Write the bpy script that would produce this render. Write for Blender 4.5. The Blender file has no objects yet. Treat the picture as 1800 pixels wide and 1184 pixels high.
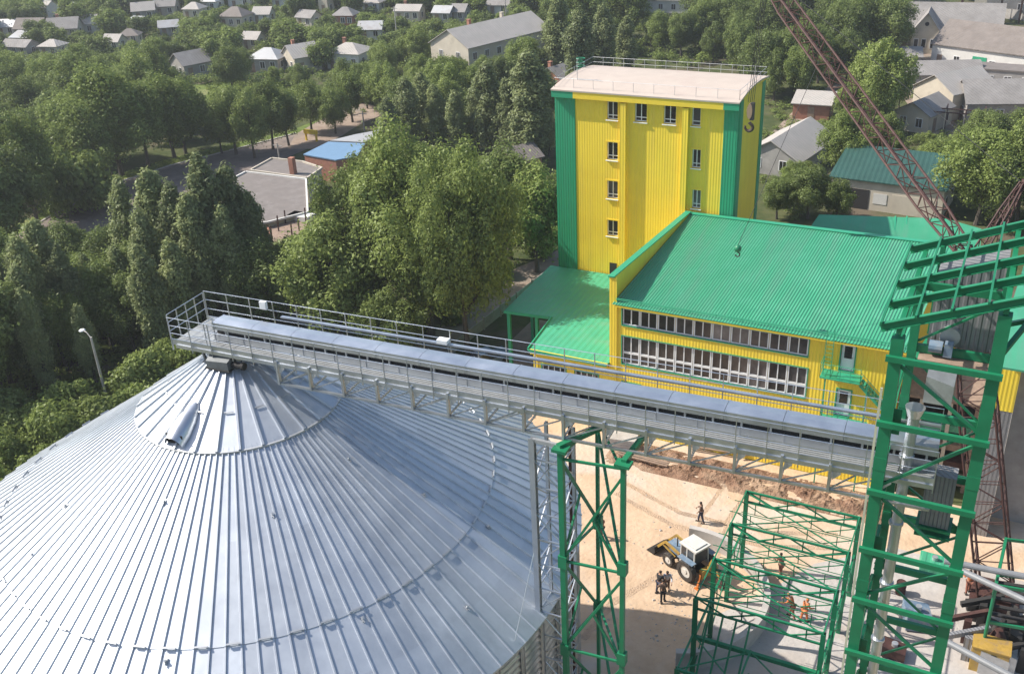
import bpy, math, random
import numpy as np
from mathutils import Vector, Matrix
random.seed(7); RNG = np.random.default_rng(7)
R = math.radians; PI = math.pi
scene = bpy.context.scene
COL = scene.collection

# ------------------------------------------------------------------ camera frame (photo 1800 x 1184, f = 1784 px, 44 m up)
CAMH = 44.0; FPX = 1784.0
def _n(v): v = np.array(v, float); return v/np.linalg.norm(v)
AZ = -_n((170, 3508, 1784)); AY = _n((1005, -955, 1784)); AY = _n(AY - AZ*AY.dot(AZ)); AX = np.cross(AY, AZ)
C2W = np.array([AX, AY, AZ]); CO = np.array([0, 0, CAMH])
def ray(px, py): return C2W @ _n((px-900, py-592, FPX))
def G(px, py, z=0.0): d = ray(px, py); return CO + d*((z-CAMH)/d[2])
def PY(px, py, y): d = ray(px, py); return CO + d*(y/d[1])
def PX(px, py, x): d = ray(px, py); return CO + d*(x/d[0])
def proj(p):
    c = C2W.T @ (np.array(p, float)-CO); return 900+FPX*c[0]/c[2], 592+FPX*c[1]/c[2]

# ------------------------------------------------------------------ materials
MATS = {}
def mat(name, base, rough=0.6, metal=0.0, vary=0.12, scale=1.5, bump=0.0, bscale=20.0, wave=None, wdist=0.02, spec=0.5, stain=None, rvary=0.0, streak=None, island=0.0):
    m = bpy.data.materials.new(name); m.use_nodes = True; nt = m.node_tree; N = nt.nodes; L = nt.links
    p = N['Principled BSDF']; p.inputs['Roughness'].default_value = rough; p.inputs['Metallic'].default_value = metal
    p.inputs['Specular IOR Level'].default_value = spec
    geo = N.new('ShaderNodeNewGeometry')
    no = N.new('ShaderNodeTexNoise'); no.inputs['Scale'].default_value = scale; no.inputs['Detail'].default_value = 6; no.inputs['Roughness'].default_value = 0.65
    L.new(geo.outputs['Position'], no.inputs['Vector'])
    ramp = N.new('ShaderNodeMapRange'); ramp.inputs['From Min'].default_value = 0.3; ramp.inputs['From Max'].default_value = 0.7
    ramp.inputs['To Min'].default_value = 1-vary; ramp.inputs['To Max'].default_value = 1+vary
    L.new(no.outputs['Fac'], ramp.inputs['Value'])
    mx = N.new('ShaderNodeMix'); mx.data_type = 'RGBA'; mx.blend_type = 'MULTIPLY'; mx.inputs[0].default_value = 1
    mx.inputs[6].default_value = (*base, 1); L.new(ramp.outputs[0], mx.inputs[7])
    out = mx.outputs[2]
    if stain:
        no2 = N.new('ShaderNodeTexNoise'); no2.inputs['Scale'].default_value = stain[1]; no2.inputs['Detail'].default_value = 8; no2.inputs['Roughness'].default_value = 0.7
        L.new(geo.outputs['Position'], no2.inputs['Vector'])
        r2 = N.new('ShaderNodeMapRange'); r2.inputs['From Min'].default_value = stain[2]; r2.inputs['From Max'].default_value = stain[3]
        L.new(no2.outputs['Fac'], r2.inputs['Value'])
        m2 = N.new('ShaderNodeMix'); m2.data_type = 'RGBA'; m2.inputs[7].default_value = (*stain[0], 1)
        L.new(r2.outputs[0], m2.inputs[0]); L.new(out, m2.inputs[6]); out = m2.outputs[2]
    if streak:
        mp = N.new('ShaderNodeVectorMath'); mp.operation = 'MULTIPLY'; mp.inputs[1].default_value = streak[0]; L.new(geo.outputs['Position'], mp.inputs[0])
        ns = N.new('ShaderNodeTexNoise'); ns.inputs['Scale'].default_value = 1.0; ns.inputs['Detail'].default_value = 7; ns.inputs['Roughness'].default_value = 0.65; L.new(mp.outputs[0], ns.inputs['Vector'])
        rs_ = N.new('ShaderNodeMapRange'); rs_.inputs['From Min'].default_value = 0.48; rs_.inputs['From Max'].default_value = 0.72; rs_.inputs['To Max'].default_value = streak[2]; L.new(ns.outputs['Fac'], rs_.inputs['Value'])
        m3 = N.new('ShaderNodeMix'); m3.data_type = 'RGBA'; m3.inputs[7].default_value = (*streak[1], 1); L.new(rs_.outputs[0], m3.inputs[0]); L.new(out, m3.inputs[6]); out = m3.outputs[2]
    if island:
        ri = N.new('ShaderNodeMapRange'); ri.inputs['To Min'].default_value = 1-island; ri.inputs['To Max'].default_value = 1+island; L.new(geo.outputs['Random Per Island'], ri.inputs['Value'])
        m4 = N.new('ShaderNodeMix'); m4.data_type = 'RGBA'; m4.blend_type = 'MULTIPLY'; m4.inputs[0].default_value = 1; L.new(out, m4.inputs[6]); L.new(ri.outputs[0], m4.inputs[7]); out = m4.outputs[2]
    L.new(out, p.inputs['Base Color'])
    if rvary:
        r3 = N.new('ShaderNodeMapRange'); r3.inputs['From Min'].default_value = 0.3; r3.inputs['From Max'].default_value = 0.7
        r3.inputs['To Min'].default_value = rough-rvary; r3.inputs['To Max'].default_value = rough+rvary
        L.new(no.outputs['Fac'], r3.inputs['Value']); L.new(r3.outputs[0], p.inputs['Roughness'])
    hs = []
    if bump:
        nb = N.new('ShaderNodeTexNoise'); nb.inputs['Scale'].default_value = bscale; nb.inputs['Detail'].default_value = 5
        L.new(geo.outputs['Position'], nb.inputs['Vector']); b = N.new('ShaderNodeBump'); b.inputs['Strength'].default_value = bump; b.inputs['Distance'].default_value = 0.05
        L.new(nb.outputs['Fac'], b.inputs['Height']); hs.append(b)
    if wave:
        sep = N.new('ShaderNodeVectorMath'); sep.operation = 'DOT_PRODUCT'; sep.inputs[1].default_value = wave[0]
        L.new(geo.outputs['Position'], sep.inputs[0])
        ml = N.new('ShaderNodeMath'); ml.operation = 'MULTIPLY'; ml.inputs[1].default_value = 2*PI/wave[1]; L.new(sep.outputs['Value'], ml.inputs[0])
        sn = N.new('ShaderNodeMath'); sn.operation = 'SINE'; L.new(ml.outputs[0], sn.inputs[0])
        ss = N.new('ShaderNodeMapRange'); ss.interpolation_type = 'SMOOTHSTEP'; ss.inputs['From Min'].default_value = -0.5; ss.inputs['From Max'].default_value = 0.5; L.new(sn.outputs[0], ss.inputs['Value'])
        b = N.new('ShaderNodeBump'); b.inputs['Strength'].default_value = 1; b.inputs['Distance'].default_value = wdist
        L.new(ss.outputs[0], b.inputs['Height'])
        if hs: L.new(hs[-1].outputs[0], b.inputs['Normal'])
        hs.append(b)
    if hs: L.new(hs[-1].outputs[0], p.inputs['Normal'])
    MATS[name] = m; return m

def leafmat(name, base, trans, vary=0.35):
    m = bpy.data.materials.new(name); m.use_nodes = True; nt = m.node_tree; N = nt.nodes; L = nt.links
    N.remove(N['Principled BSDF']); out = N['Material Output']
    geo = N.new('ShaderNodeNewGeometry'); oi = N.new('ShaderNodeObjectInfo')
    no = N.new('ShaderNodeTexNoise'); no.inputs['Scale'].default_value = 0.7; no.inputs['Detail'].default_value = 4; L.new(geo.outputs['Position'], no.inputs['Vector'])
    ad = N.new('ShaderNodeMath'); ad.operation = 'ADD'; L.new(no.outputs['Fac'], ad.inputs[0]); L.new(oi.outputs['Random'], ad.inputs[1])
    ad2 = N.new('ShaderNodeMath'); ad2.operation = 'ADD'; L.new(ad.outputs[0], ad2.inputs[0]); L.new(geo.outputs['Random Per Island'], ad2.inputs[1])
    mr = N.new('ShaderNodeMapRange'); mr.inputs['From Min'].default_value = 0.6; mr.inputs['From Max'].default_value = 2.4; L.new(ad2.outputs[0], mr.inputs['Value'])
    mx = N.new('ShaderNodeMix'); mx.data_type = 'RGBA'
    lo = tuple(c*(1-vary) for c in base); hi = (base[0]*(1+vary*1.2), base[1]*(1+vary), base[2]*(1+vary*0.6))
    mx.inputs[6].default_value = (*lo, 1); mx.inputs[7].default_value = (*hi, 1); L.new(mr.outputs[0], mx.inputs[0])
    d = N.new('ShaderNodeBsdfDiffuse'); L.new(mx.outputs[2], d.inputs['Color'])
    t = N.new('ShaderNodeBsdfTranslucent'); L.new(mx.outputs[2], t.inputs['Color'])
    a = N.new('ShaderNodeMixShader'); a.inputs[0].default_value = trans; L.new(d.outputs[0], a.inputs[1]); L.new(t.outputs[0], a.inputs[2])
    g = N.new('ShaderNodeBsdfGlossy'); g.inputs['Roughness'].default_value = 0.45; g.inputs['Color'].default_value = (1, 1, 1, 1)
    b = N.new('ShaderNodeMixShader'); b.inputs[0].default_value = 0.012; L.new(a.outputs[0], b.inputs[1]); L.new(g.outputs[0], b.inputs[2])
    L.new(b.outputs[0], out.inputs['Surface']); MATS[name] = m; return m

M_galv = mat('galvanised_sheet', (0.58, 0.60, 0.63), 0.38, 0.9, 0.10, 0.9, 0.05, 3.0, rvary=0.06)
M_galvroof = mat('galvanised_roof', (0.535, 0.565, 0.605), 0.54, 0.86, 0.06, 0.6, 0.05, 0.9, rvary=0.06, stain=((0.46, 0.485, 0.52), 1.6, 0.5, 0.8), island=0.07)
M_galvdark = mat('galvanised_steel', (0.50, 0.51, 0.52), 0.5, 0.7, 0.15, 2.0)
M_grate = mat('grating', (0.34, 0.35, 0.35), 0.6, 0.5, 0.15, 3.0)
M_dgrey = mat('dark_grey_steel', (0.13, 0.14, 0.145), 0.6, 0.2, 0.25, 3.0)
M_cable = mat('dark_cable', (0.03, 0.03, 0.03), 0.6)
M_gsteel = mat('green_steel_paint', (0.010, 0.17, 0.075), 0.45, 0, 0.14, 1.2, 0.04, 12, stain=((0.012, 0.125, 0.06), 1.3, 0.62, 0.8))
M_groof = mat('green_roof_sheet', (0.048, 0.30, 0.16), 0.45, 0, 0.06, 0.7, stain=((0.085, 0.33, 0.205), 0.35, 0.5, 0.8), streak=((1.4, 0.10, 0.1), (0.10, 0.26, 0.17), 0.7), rvary=0.08)
M_gflat = mat('green_flat_sheet', (0.055, 0.33, 0.185), 0.5, 0, 0.08, 0.5, stain=((0.12, 0.29, 0.18), 0.6, 0.52, 0.78), wave=((1, 0, 0), 0.55), wdist=0.02)
M_gsid = mat('green_siding', (0.022, 0.29, 0.145), 0.45, 0, 0.05, 0.6, wave=((1, 1, 0), 0.24), wdist=0.03, streak=((2.2, 2.2, 0.10), (0.07, 0.24, 0.15), 0.6))
M_gtrim = mat('green_trim', (0.03, 0.30, 0.16), 0.45, 0, 0.06)
M_ysid = mat('yellow_siding', (0.84, 0.615, 0.050), 0.5, 0, 0.05, 0.5, wave=((1, 1, 0), 0.24), wdist=0.017, stain=((0.79, 0.56, 0.045), 0.3, 0.5, 0.8), streak=((2.2, 2.2, 0.10), (0.55, 0.41, 0.10), 0.32))
M_ytrim = mat('yellow_trim', (0.84, 0.60, 0.05), 0.5, 0, 0.05)
M_white = mat('white_upvc', (0.78, 0.78, 0.77), 0.4, 0, 0.05)
M_glass = mat('window_glass', (0.055, 0.05, 0.05), 0.12, 0, 0.5, 0.9, spec=0.6)
M_glassg = mat('grey_glass', (0.10, 0.11, 0.12), 0.15, 0, 0.4, 1.2, spec=0.6)
for _m in (M_glass, M_glassg):
    _nt = _m.node_tree; _oi = _nt.nodes.new('ShaderNodeObjectInfo'); _mr = _nt.nodes.new('ShaderNodeMapRange'); _mr.inputs['To Min'].default_value = 0.35; _mr.inputs['To Max'].default_value = 3.2
    _pw = _nt.nodes.new('ShaderNodeMath'); _pw.operation = 'POWER'; _pw.inputs[1].default_value = 2.2; _nt.links.new(_oi.outputs['Random'], _pw.inputs[0]); _nt.links.new(_pw.outputs[0], _mr.inputs['Value'])
    _p = _nt.nodes['Principled BSDF']; _src = _p.inputs['Base Color'].links[0].from_socket; _mx = _nt.nodes.new('ShaderNodeMix'); _mx.data_type = 'RGBA'; _mx.blend_type = 'MULTIPLY'; _mx.inputs[0].default_value = 1
    _nt.links.new(_src, _mx.inputs[6]); _nt.links.new(_mr.outputs[0], _mx.inputs[7]); _nt.links.new(_mx.outputs[2], _p.inputs['Base Color'])
M_membrane = mat('pale_roof_membrane', (0.47, 0.395, 0.335), 0.85, 0, 0.06, 0.8, 0.05, 3, stain=((0.44, 0.35, 0.30), 0.25, 0.5, 0.75))
M_rust = mat('red_oxide_steel', (0.060, 0.024, 0.019), 0.7, 0, 0.3, 3.0, stain=((0.12, 0.06, 0.045), 2.0, 0.55, 0.8))
M_black = mat('black_rubber', (0.045, 0.04, 0.036), 0.7, 0, 0.2, 4)
M_conc = mat('concrete', (0.42, 0.39, 0.36), 0.85, 0, 0.12, 1.0, 0.15, 8, stain=((0.30, 0.27, 0.24), 0.7, 0.5, 0.75))
M_wood = mat('weathered_boards', (0.27, 0.19, 0.14), 0.8, 0, 0.25, 2.5, 0.1, 10)
M_bark = mat('bark', (0.085, 0.07, 0.055), 0.9, 0, 0.3, 5.0, 0.4, 14)
M_slate = mat('grey_slate_roof', (0.27, 0.25, 0.235), 0.85, 0, 0.15, 0.5, wave=((0.7, 0.7, 0.7), 0.5), wdist=0.03, stain=((0.20, 0.185, 0.17), 0.4, 0.45, 0.75))
M_slatew = mat('pale_slate_roof', (0.40, 0.365, 0.33), 0.85, 0, 0.1, 0.5, wave=((0.7, 0.7, 0.7), 0.5), wdist=0.03, stain=((0.36, 0.34, 0.31), 0.35, 0.5, 0.75))
M_slatebr = mat('brown_tile_roof', (0.20, 0.17, 0.15), 0.85, 0, 0.15, 0.6, wave=((0.7, 0.7, 0.7), 0.4), wdist=0.03, stain=((0.17, 0.14, 0.12), 0.4, 0.5, 0.75))
M_tin = mat('tin_roof', (0.40, 0.40, 0.40), 0.55, 0.25, 0.08, 0.5, stain=((0.31, 0.27, 0.24), 0.4, 0.5, 0.75))
M_bluetin = mat('blue_tin_roof', (0.15, 0.255, 0.38), 0.5, 0, 0.08, 0.6)
M_dkgreen = mat('dark_green_roof', (0.022, 0.075, 0.06), 0.6, 0, 0.12, 0.6, wave=((1, 0, 0), 0.6), wdist=0.02)
M_plaster = mat('cream_plaster', (0.52, 0.46, 0.37), 0.9, 0, 0.1, 0.6, stain=((0.4, 0.35, 0.28), 0.5, 0.55, 0.75))
M_plasterw = mat('white_plaster', (0.62, 0.60, 0.56), 0.9, 0, 0.08, 0.6, stain=((0.5, 0.47, 0.43), 0.5, 0.55, 0.75))
M_brick = mat('brick', (0.33, 0.15, 0.10), 0.9, 0, 0.2, 2.0)
M_greywall = mat('grey_block_wall', (0.33, 0.31, 0.29), 0.9, 0, 0.15, 0.8, stain=((0.24, 0.22, 0.2), 0.5, 0.5, 0.75))
M_flat = mat('bitumen_flat_roof', (0.175, 0.152, 0.138), 0.9, 0, 0.1, 0.8, stain=((0.22, 0.195, 0.18), 0.6, 0.5, 0.7))
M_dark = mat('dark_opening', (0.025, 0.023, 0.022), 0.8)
M_orange = mat('orange_paint', (0.55, 0.16, 0.03), 0.5)
M_ypaint = mat('yellow_machine_paint', (0.40, 0.25, 0.05), 0.55, 0, 0.25, 4, stain=((0.2, 0.14, 0.09), 2.0, 0.5, 0.7))
M_blue = mat('faded_blue_paint', (0.15, 0.215, 0.29), 0.5, 0, 0.2, 3, stain=((0.3, 0.26, 0.21), 1.5, 0.5, 0.75))
M_cabw = mat('cab_white', (0.58, 0.555, 0.51), 0.55, 0, 0.1, 3, stain=((0.4, 0.35, 0.29), 1.5, 0.55, 0.8))
M_gcorr = mat('grey_corrugated', (0.25, 0.25, 0.26), 0.5, 0.4, 0.12, 1.0, wave=((1, 1, 0), 0.25), wdist=0.05)
M_skin = mat('skin', (0.42, 0.24, 0.16), 0.6, 0, 0.05)
M_hair = mat('hair', (0.03, 0.02, 0.015), 0.7)
M_cloth = {'navy': mat('navy_cloth', (0.03, 0.04, 0.07), 0.9), 'brown': mat('brown_cloth', (0.14, 0.085, 0.06), 0.9), 'pale': mat('pale_cloth', (0.45, 0.45, 0.48), 0.9),
  'orange': mat('orange_cloth', (0.55, 0.17, 0.06), 0.9), 'rust': mat('rust_cloth', (0.28, 0.11, 0.07), 0.9), 'black': mat('black_cloth', (0.02, 0.02, 0.022), 0.9)}

LM_mid = leafmat('leaf_mid', (0.178, 0.235, 0.068), 0.37)
LM_lite = leafmat('leaf_light', (0.210, 0.270, 0.082), 0.38)
LM_dark = leafmat('leaf_dark', (0.155, 0.205, 0.066), 0.35)
LM_pop = leafmat('leaf_poplar', (0.235, 0.280, 0.130), 0.37)

# ------------------------------------------------------------------ mesh builder and object helpers
class MB:
    def __init__(s): s.v = []; s.f = []
    def add(s, vs, fs):
        k = len(s.v); s.v += [tuple(map(float, p)) for p in vs]; s.f += [tuple(i+k for i in q) for q in fs]; return s
    def hexa(s, p): return s.add(p, [(0, 3, 2, 1), (4, 5, 6, 7), (0, 1, 5, 4), (1, 2, 6, 5), (2, 3, 7, 6), (3, 0, 4, 7)])
    def box(s, x0, x1, y0, y1, z0, z1): return s.hexa([(x0, y0, z0), (x1, y0, z0), (x1, y1, z0), (x0, y1, z0), (x0, y0, z1), (x1, y0, z1), (x1, y1, z1), (x0, y1, z1)])
    def beam(s, p, q, w, h=None, up=(0, 0, 1)):
        h = h or w; p = Vector(p); q = Vector(q); d = (q-p).normalized(); u = Vector(up)
        if abs(d.dot(u)) > 0.98: u = Vector((1, 0, 0))
        a = d.cross(u).normalized(); b = a.cross(d).normalized(); a *= w/2; b *= h/2
        return s.hexa([p-a-b, p+a-b, p+a+b, p-a+b, q-a-b, q+a-b, q+a+b, q-a+b])
    def ibeam(s, p, q, w, h, t=0.03, up=(0, 0, 1)):
        p = Vector(p); q = Vector(q); d = (q-p).normalized(); u = Vector(up)
        if abs(d.dot(u)) > 0.98: u = Vector((1, 0, 0))
        a = d.cross(u).normalized(); b = a.cross(d).normalized(); o = b*(h/2-t/2)
        s.beam(p+o, q+o, w, t, b); s.beam(p-o, q-o, w, t, b); return s.beam(p, q, t, h-2*t-0.004, b)
    def tube(s, p, q, r, r2=None, n=8, caps=True):
        r2 = r if r2 is None else r2; p = Vector(p); q = Vector(q); d = (q-p).normalized(); u = Vector((0, 0, 1))
        if abs(d.dot(u)) > 0.98: u = Vector((1, 0, 0))
        a = d.cross(u).normalized(); b = a.cross(d); vs = []
        for c, rr in ((p, r), (q, r2)):
            for i in range(n): t = 2*PI*i/n; vs.append(c+(a*math.cos(t)+b*math.sin(t))*rr)
        fs = [(i, (i+1) % n, n+(i+1) % n, n+i) for i in range(n)]
        if caps: fs += [tuple(range(n))[::-1], tuple(range(n, 2*n))]
        return s.add(vs, fs)
    def pipe(s, pts, r, n=8):
        for a, b in zip(pts[:-1], pts[1:]): s.tube(a, b, r, n=n)
        return s
    def prism(s, poly, z0, z1):
        n = len(poly); zt = z1 if hasattr(z1, '__len__') else [z1]*n; zb = z0 if hasattr(z0, '__len__') else [z0]*n
        vs = [(x, y, zb[i]) for i, (x, y) in enumerate(poly)]+[(x, y, zt[i]) for i, (x, y) in enumerate(poly)]
        return s.add(vs, [tuple(range(n))[::-1], tuple(range(n, 2*n))]+[(i, (i+1) % n, n+(i+1) % n, n+i) for i in range(n)])
    def lathe(s, c, prof, n=24):
        vs = []; m = len(prof)
        for i in range(n):
            t = 2*PI*i/n
            for r, z in prof: vs.append((c[0]+r*math.cos(t), c[1]+r*math.sin(t), c[2]+z))
        fs = [(i*m+j, ((i+1) % n)*m+j, ((i+1) % n)*m+j+1, i*m+j+1) for i in range(n) for j in range(m-1)]
        return s.add(vs, fs)
    def mesh(s, name, m, off=(0, 0, 0), smooth=False):
        me = bpy.data.meshes.new(name); me.from_pydata([(a-off[0], b-off[1], c-off[2]) for a, b, c in s.v], [], s.f); me.materials.append(m); me.validate(); me.update()
        if smooth:
            for p in me.polygons: p.use_smooth = True
        return me
WL = {}
def tag(o, label=None, cat=None, group=None, kind=None):
    if label: o['label'] = label
    if cat: o['category'] = cat
    if group: o['group'] = group
    if kind: o['kind'] = kind
    return o
def thing(name, label, cat, loc=(0, 0, 0), rz=0.0, group=None):
    o = bpy.data.objects.new(name, None); o.empty_display_size = 0.5; COL.objects.link(o); o.location = loc; o.rotation_euler = (0, 0, rz)
    WL[o.name] = tuple(loc); return tag(o, label, cat, group)
def link(name, me, parent=None, loc=(0, 0, 0)):
    o = bpy.data.objects.new(name, me); COL.objects.link(o); o.location = loc
    if parent is not None: o.parent = parent
    return o
def part(name, mb, m, parent, local=False, smooth=False, label=None):
    off = (0, 0, 0) if local else WL[parent.name]
    o = link(name, mb.mesh(name, m, off, smooth), parent); WL[o.name] = off
    if label: o['label'] = label
    return o
def solo(name, mb, m, label, cat, group=None, loc=None, smooth=False):
    if loc is None:
        xs = [v[0] for v in mb.v]; ys = [v[1] for v in mb.v]; zs = [v[2] for v in mb.v]; loc = ((min(xs)+max(xs))/2, (min(ys)+max(ys))/2, min(zs))
    o = link(name, mb.mesh(name, m, loc, smooth), None, loc); WL[o.name] = tuple(loc); return tag(o, label, cat, group)
def struct(name, mb, m, smooth=False):
    return tag(link(name, mb.mesh(name, m, (0, 0, 0), smooth)), kind='structure')
def copy_tree(o, parent=None):
    c = o.copy(); COL.objects.link(c); c.parent = parent
    for ch in list(o.children): copy_tree(ch, c)
    return c
SKY_S, SUN_E, EXPO, HAZE = 0.13, 4.9, 0.52, 0.00030
# ================================================================== SILO
SX, SY, SA, ST = -28.2, 28.3, 25.0, 0.63
RE, RC = 14.6, 4.35
sil = thing('grain_silo', 'big round galvanised grain silo with ribbed conical roof in the left foreground', 'silo', (SX, SY, 0))
def cz(r): return SA-ST*r
def roof_ring(r0, r1, n, rw, rh, lift, panels=1, a0=0.0):
    """flat sheets between raised trapezoid ribs, on the cone"""
    mb = MB(); da = 2*PI/n
    cn = math.cos(math.atan(ST)); sn = math.sin(math.atan(ST))
    def pt(r, ang, w, h):
        e = Vector((math.cos(ang), math.sin(ang), 0)); t = Vector((-e.y, e.x, 0)); nn = Vector((e.x*sn, e.y*sn, cn))
        return e*r+Vector((0, 0, cz(r)+lift))+t*w+nn*h
    for i in range(n):
        a = a0+i*da; b = a+da
        rs = [r0, (r0+r1)/2, r1]
        for k in range(2):
            p, q = rs[k], rs[k+1]
            def ww(r): return min(rw, r*da*0.3)
            L0, L1 = pt(p, a, ww(p)/2, 0), pt(q, a, ww(q)/2, 0); R0, R1 = pt(p, b, -ww(p)/2, 0), pt(q, b, -ww(q)/2, 0)
            mb.add([L0, L1, R1, R0], [(0, 1, 2, 3)])
            pr = [(-0.5, 0), (-0.28, 1), (0.28, 1), (0.5, 0)]
            vs = [pt(p, a, x*ww(p), h*rh) for x, h in pr]+[pt(q, a, x*ww(q), h*rh) for x, h in pr]
            mb.add(vs, [(j, j+4, j+5, j+1) for j in range(3)])
        vs = [pt(r1, a, x*rw, h*rh) for x, h in ((-0.5, 0), (-0.28, 1), (0.28, 1), (0.5, 0))]
        mb.add(vs, [(0, 1, 2, 3)])
        # folded lip of the sheet end
        e0 = pt(r1, a, rw/2, 0); e1 = pt(r1, b, -rw/2, 0)
        mb.add([e0, e1, e1-Vector((0, 0, lift+0.05)), e0-Vector((0, 0, lift+0.05))], [(3, 2, 1, 0)])
    return mb
A0 = R(-86.5)
part('roof_skirt', roof_ring(4.15, 10.75, 120, 0.10, 0.058, 0.03, a0=A0), M_galvroof, sil, local=True)
part('roof_skirt', roof_ring(10.6, RE, 120, 0.10, 0.058, 0.0, a0=A0), M_galvroof, sil, local=True)
part('roof_cap', roof_ring(0.85, RC, 30, 0.15, 0.09, 0.10, a0=A0), M_galvroof, sil, local=True)
mb = MB()   # collar at the peak
mb.lathe((0, 0, 0), [(0.95, cz(0.95)+0.11), (0.95, cz(0.95)+0.24), (0.88, cz(0.95)+0.26), (0.70, cz(0.95)+0.30), (0.52, cz(0.95)+0.30), (0.52, 24.62), (0.0, 24.62)], 40)
part('collar', mb, M_galv, sil, local=True, smooth=False)
mb = MB()
mb.lathe((0, 0, 0), [(RC-0.02, cz(RC)+0.12), (RC+0.05, cz(RC)+0.10), (RC+0.05, cz(RC)+0.015)], 120)
part('drip_ring', mb, M_galvdark, sil, local=True)
# snow guards: one bracket bar per sheet, on the lap of the sheets
gm = MB(); w = 10.72*PI/120-0.05
gm.box(-0.03, 0.03, -w, w, 0.06, 0.13).box(-0.02, 0.02, -w+0.03, -w+0.07, 0, 0.06).box(-0.02, 0.02, w-0.07, w-0.03, 0, 0.06)
gme = gm.mesh('snow_guard', M_galvdark)
for i in range(60):
    a = A0+(2*i+0.5)*2*PI/120; o = link('snow_guard', gme, sil, (10.72*math.cos(a), 10.72*math.sin(a), cz(10.72)+0.035)); o.rotation_euler = (0, math.atan(ST), a)
gm = MB(); w = 2.85*PI/30-0.11; gm.box(-0.02, 0.02, -w, w, 0.03, 0.07)
gme = gm.mesh('lap_strip', M_galvdark)
for i in range(0, 30, 2):
    a = A0+(i+0.5+0.0)*2*PI/30; o = link('lap_strip', gme, sil, (2.9*math.cos(a), 2.9*math.sin(a), cz(2.9)+0.11)); o.rotation_euler = (0, math.atan(ST), a)
# temperature-cable cleats scattered on the sheets
cm = MB(); cm.box(-0.10, 0.10, -0.06, 0.06, 0, 0.05).tube((0, 0, 0.05), (0.02, 0, 0.14), 0.045).box(0.05, 0.16, -0.02, 0.02, 0.05, 0.09)
cme = cm.mesh('cleat', M_galvdark)
def cone_hit(px, py):
    d = ray(px, py); lo, hi = 5.0, 80.0
    for _ in range(50):
        md = (lo+hi)/2; w_ = CO+d*md
        if w_[2] > cz(math.hypot(w_[0]-SX, w_[1]-SY)): lo = md
        else: hi = md
    return w_
for px, py in ((290, 882), (60, 975), (612, 808), (638, 1088), (858, 926), (292, 1162), (745, 870), (480, 905), (118, 890), (820, 1068)):
    d = ray(px, py); lo, hi = 5.0, 80.0
    for _ in range(50):
        md = (lo+hi)/2; w_ = CO+d*md
        if w_[2] > cz(math.hypot(w_[0]-SX, w_[1]-SY)): lo = md
        else: hi = md
    a = math.atan2(w_[1]-SY, w_[0]-SX); o = link('cleat', cme, sil, (w_[0]-SX, w_[1]-SY, w_[2]+0.02)); o.rotation_euler = (0, math.atan(ST), a)
# vent hood near the peak
mb = MB(); hv = []; n = 12
prof = [(2.45, 0.04, 0.02), (2.8, 0.27, 0.20), (3.3, 0.42, 0.40), (3.8, 0.48, 0.50), (4.25, 0.44, 0.48)]
for r, hw, hh in prof:
    for j in range(n+1):
        t = PI*j/n; hv.append((r+0.63*0.53*hh*math.sin(t), hw*math.cos(t), cz(r)+0.10+hh*math.sin(t)))
fs = [(k*(n+1)+j, k*(n+1)+j+1, (k+1)*(n+1)+j+1, (k+1)*(n+1)+j) for k in range(len(prof)-1) for j in range(n)]
mb.add(hv, fs)
o = part('vent_hood', mb, M_galv, sil, local=True, smooth=True); o.rotation_euler = (0, 0, R(-86.5-1))
mb = MB(); mb.box(4.12, 4.17, -0.40, 0.40, cz(4.1)+0.1, cz(4.1)+0.50)
o2 = part('hood_screen', mb, M_dark, o, local=True)
# wall: horizontal corrugations, eave ring, vertical stiffeners
mb = MB(); prof = [(RE-0.25+0.03*math.sin(i*PI/2), cz(RE)-0.02-i*0.085) for i in range(180)]; prof = [p for p in prof if p[1] > 0]
mb.lathe((0, 0, 0), [(RE-0.02, cz(RE)+0.005), (RE-0.02, cz(RE)-0.13)], 120)
part('eave_ring', mb, M_galvdark, sil, local=True)
mb = MB(); mb.lathe((0, 0, 0), prof, 120); part('wall', mb, M_galv, sil, local=True, smooth=True)
sm = MB(); sm.box(0, 0.10, -0.09, -0.05, 0, cz(RE)-0.15).box(0, 0.10, 0.05, 0.09, 0, cz(RE)-0.15).box(0, 0.03, -0.05, 0.05, 0, cz(RE)-0.15)
sme = sm.mesh('stiffener', M_galv)
for i in range(60):
    a = A0+i*2*PI/60; r = RE-0.21; o = link('stiffener', sme, sil, (r*math.cos(a), r*math.sin(a), 0.0)); o.rotation_euler = (0, 0, a)

# ================================================================== CONVEYOR BRIDGE (local: u along, v across, z up)
BR = R(3.0)
br = thing('conveyor_bridge', 'long galvanised conveyor gallery with walkway and railings crossing over the silo roof', 'conveyor', (SX, SY, 0), BR)
U0, U1 = -2.15, 27.6
ZD = 25.18   # deck
def P(mb, name, m, **k): return part(name, mb, m, br, local=True, **k)
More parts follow.
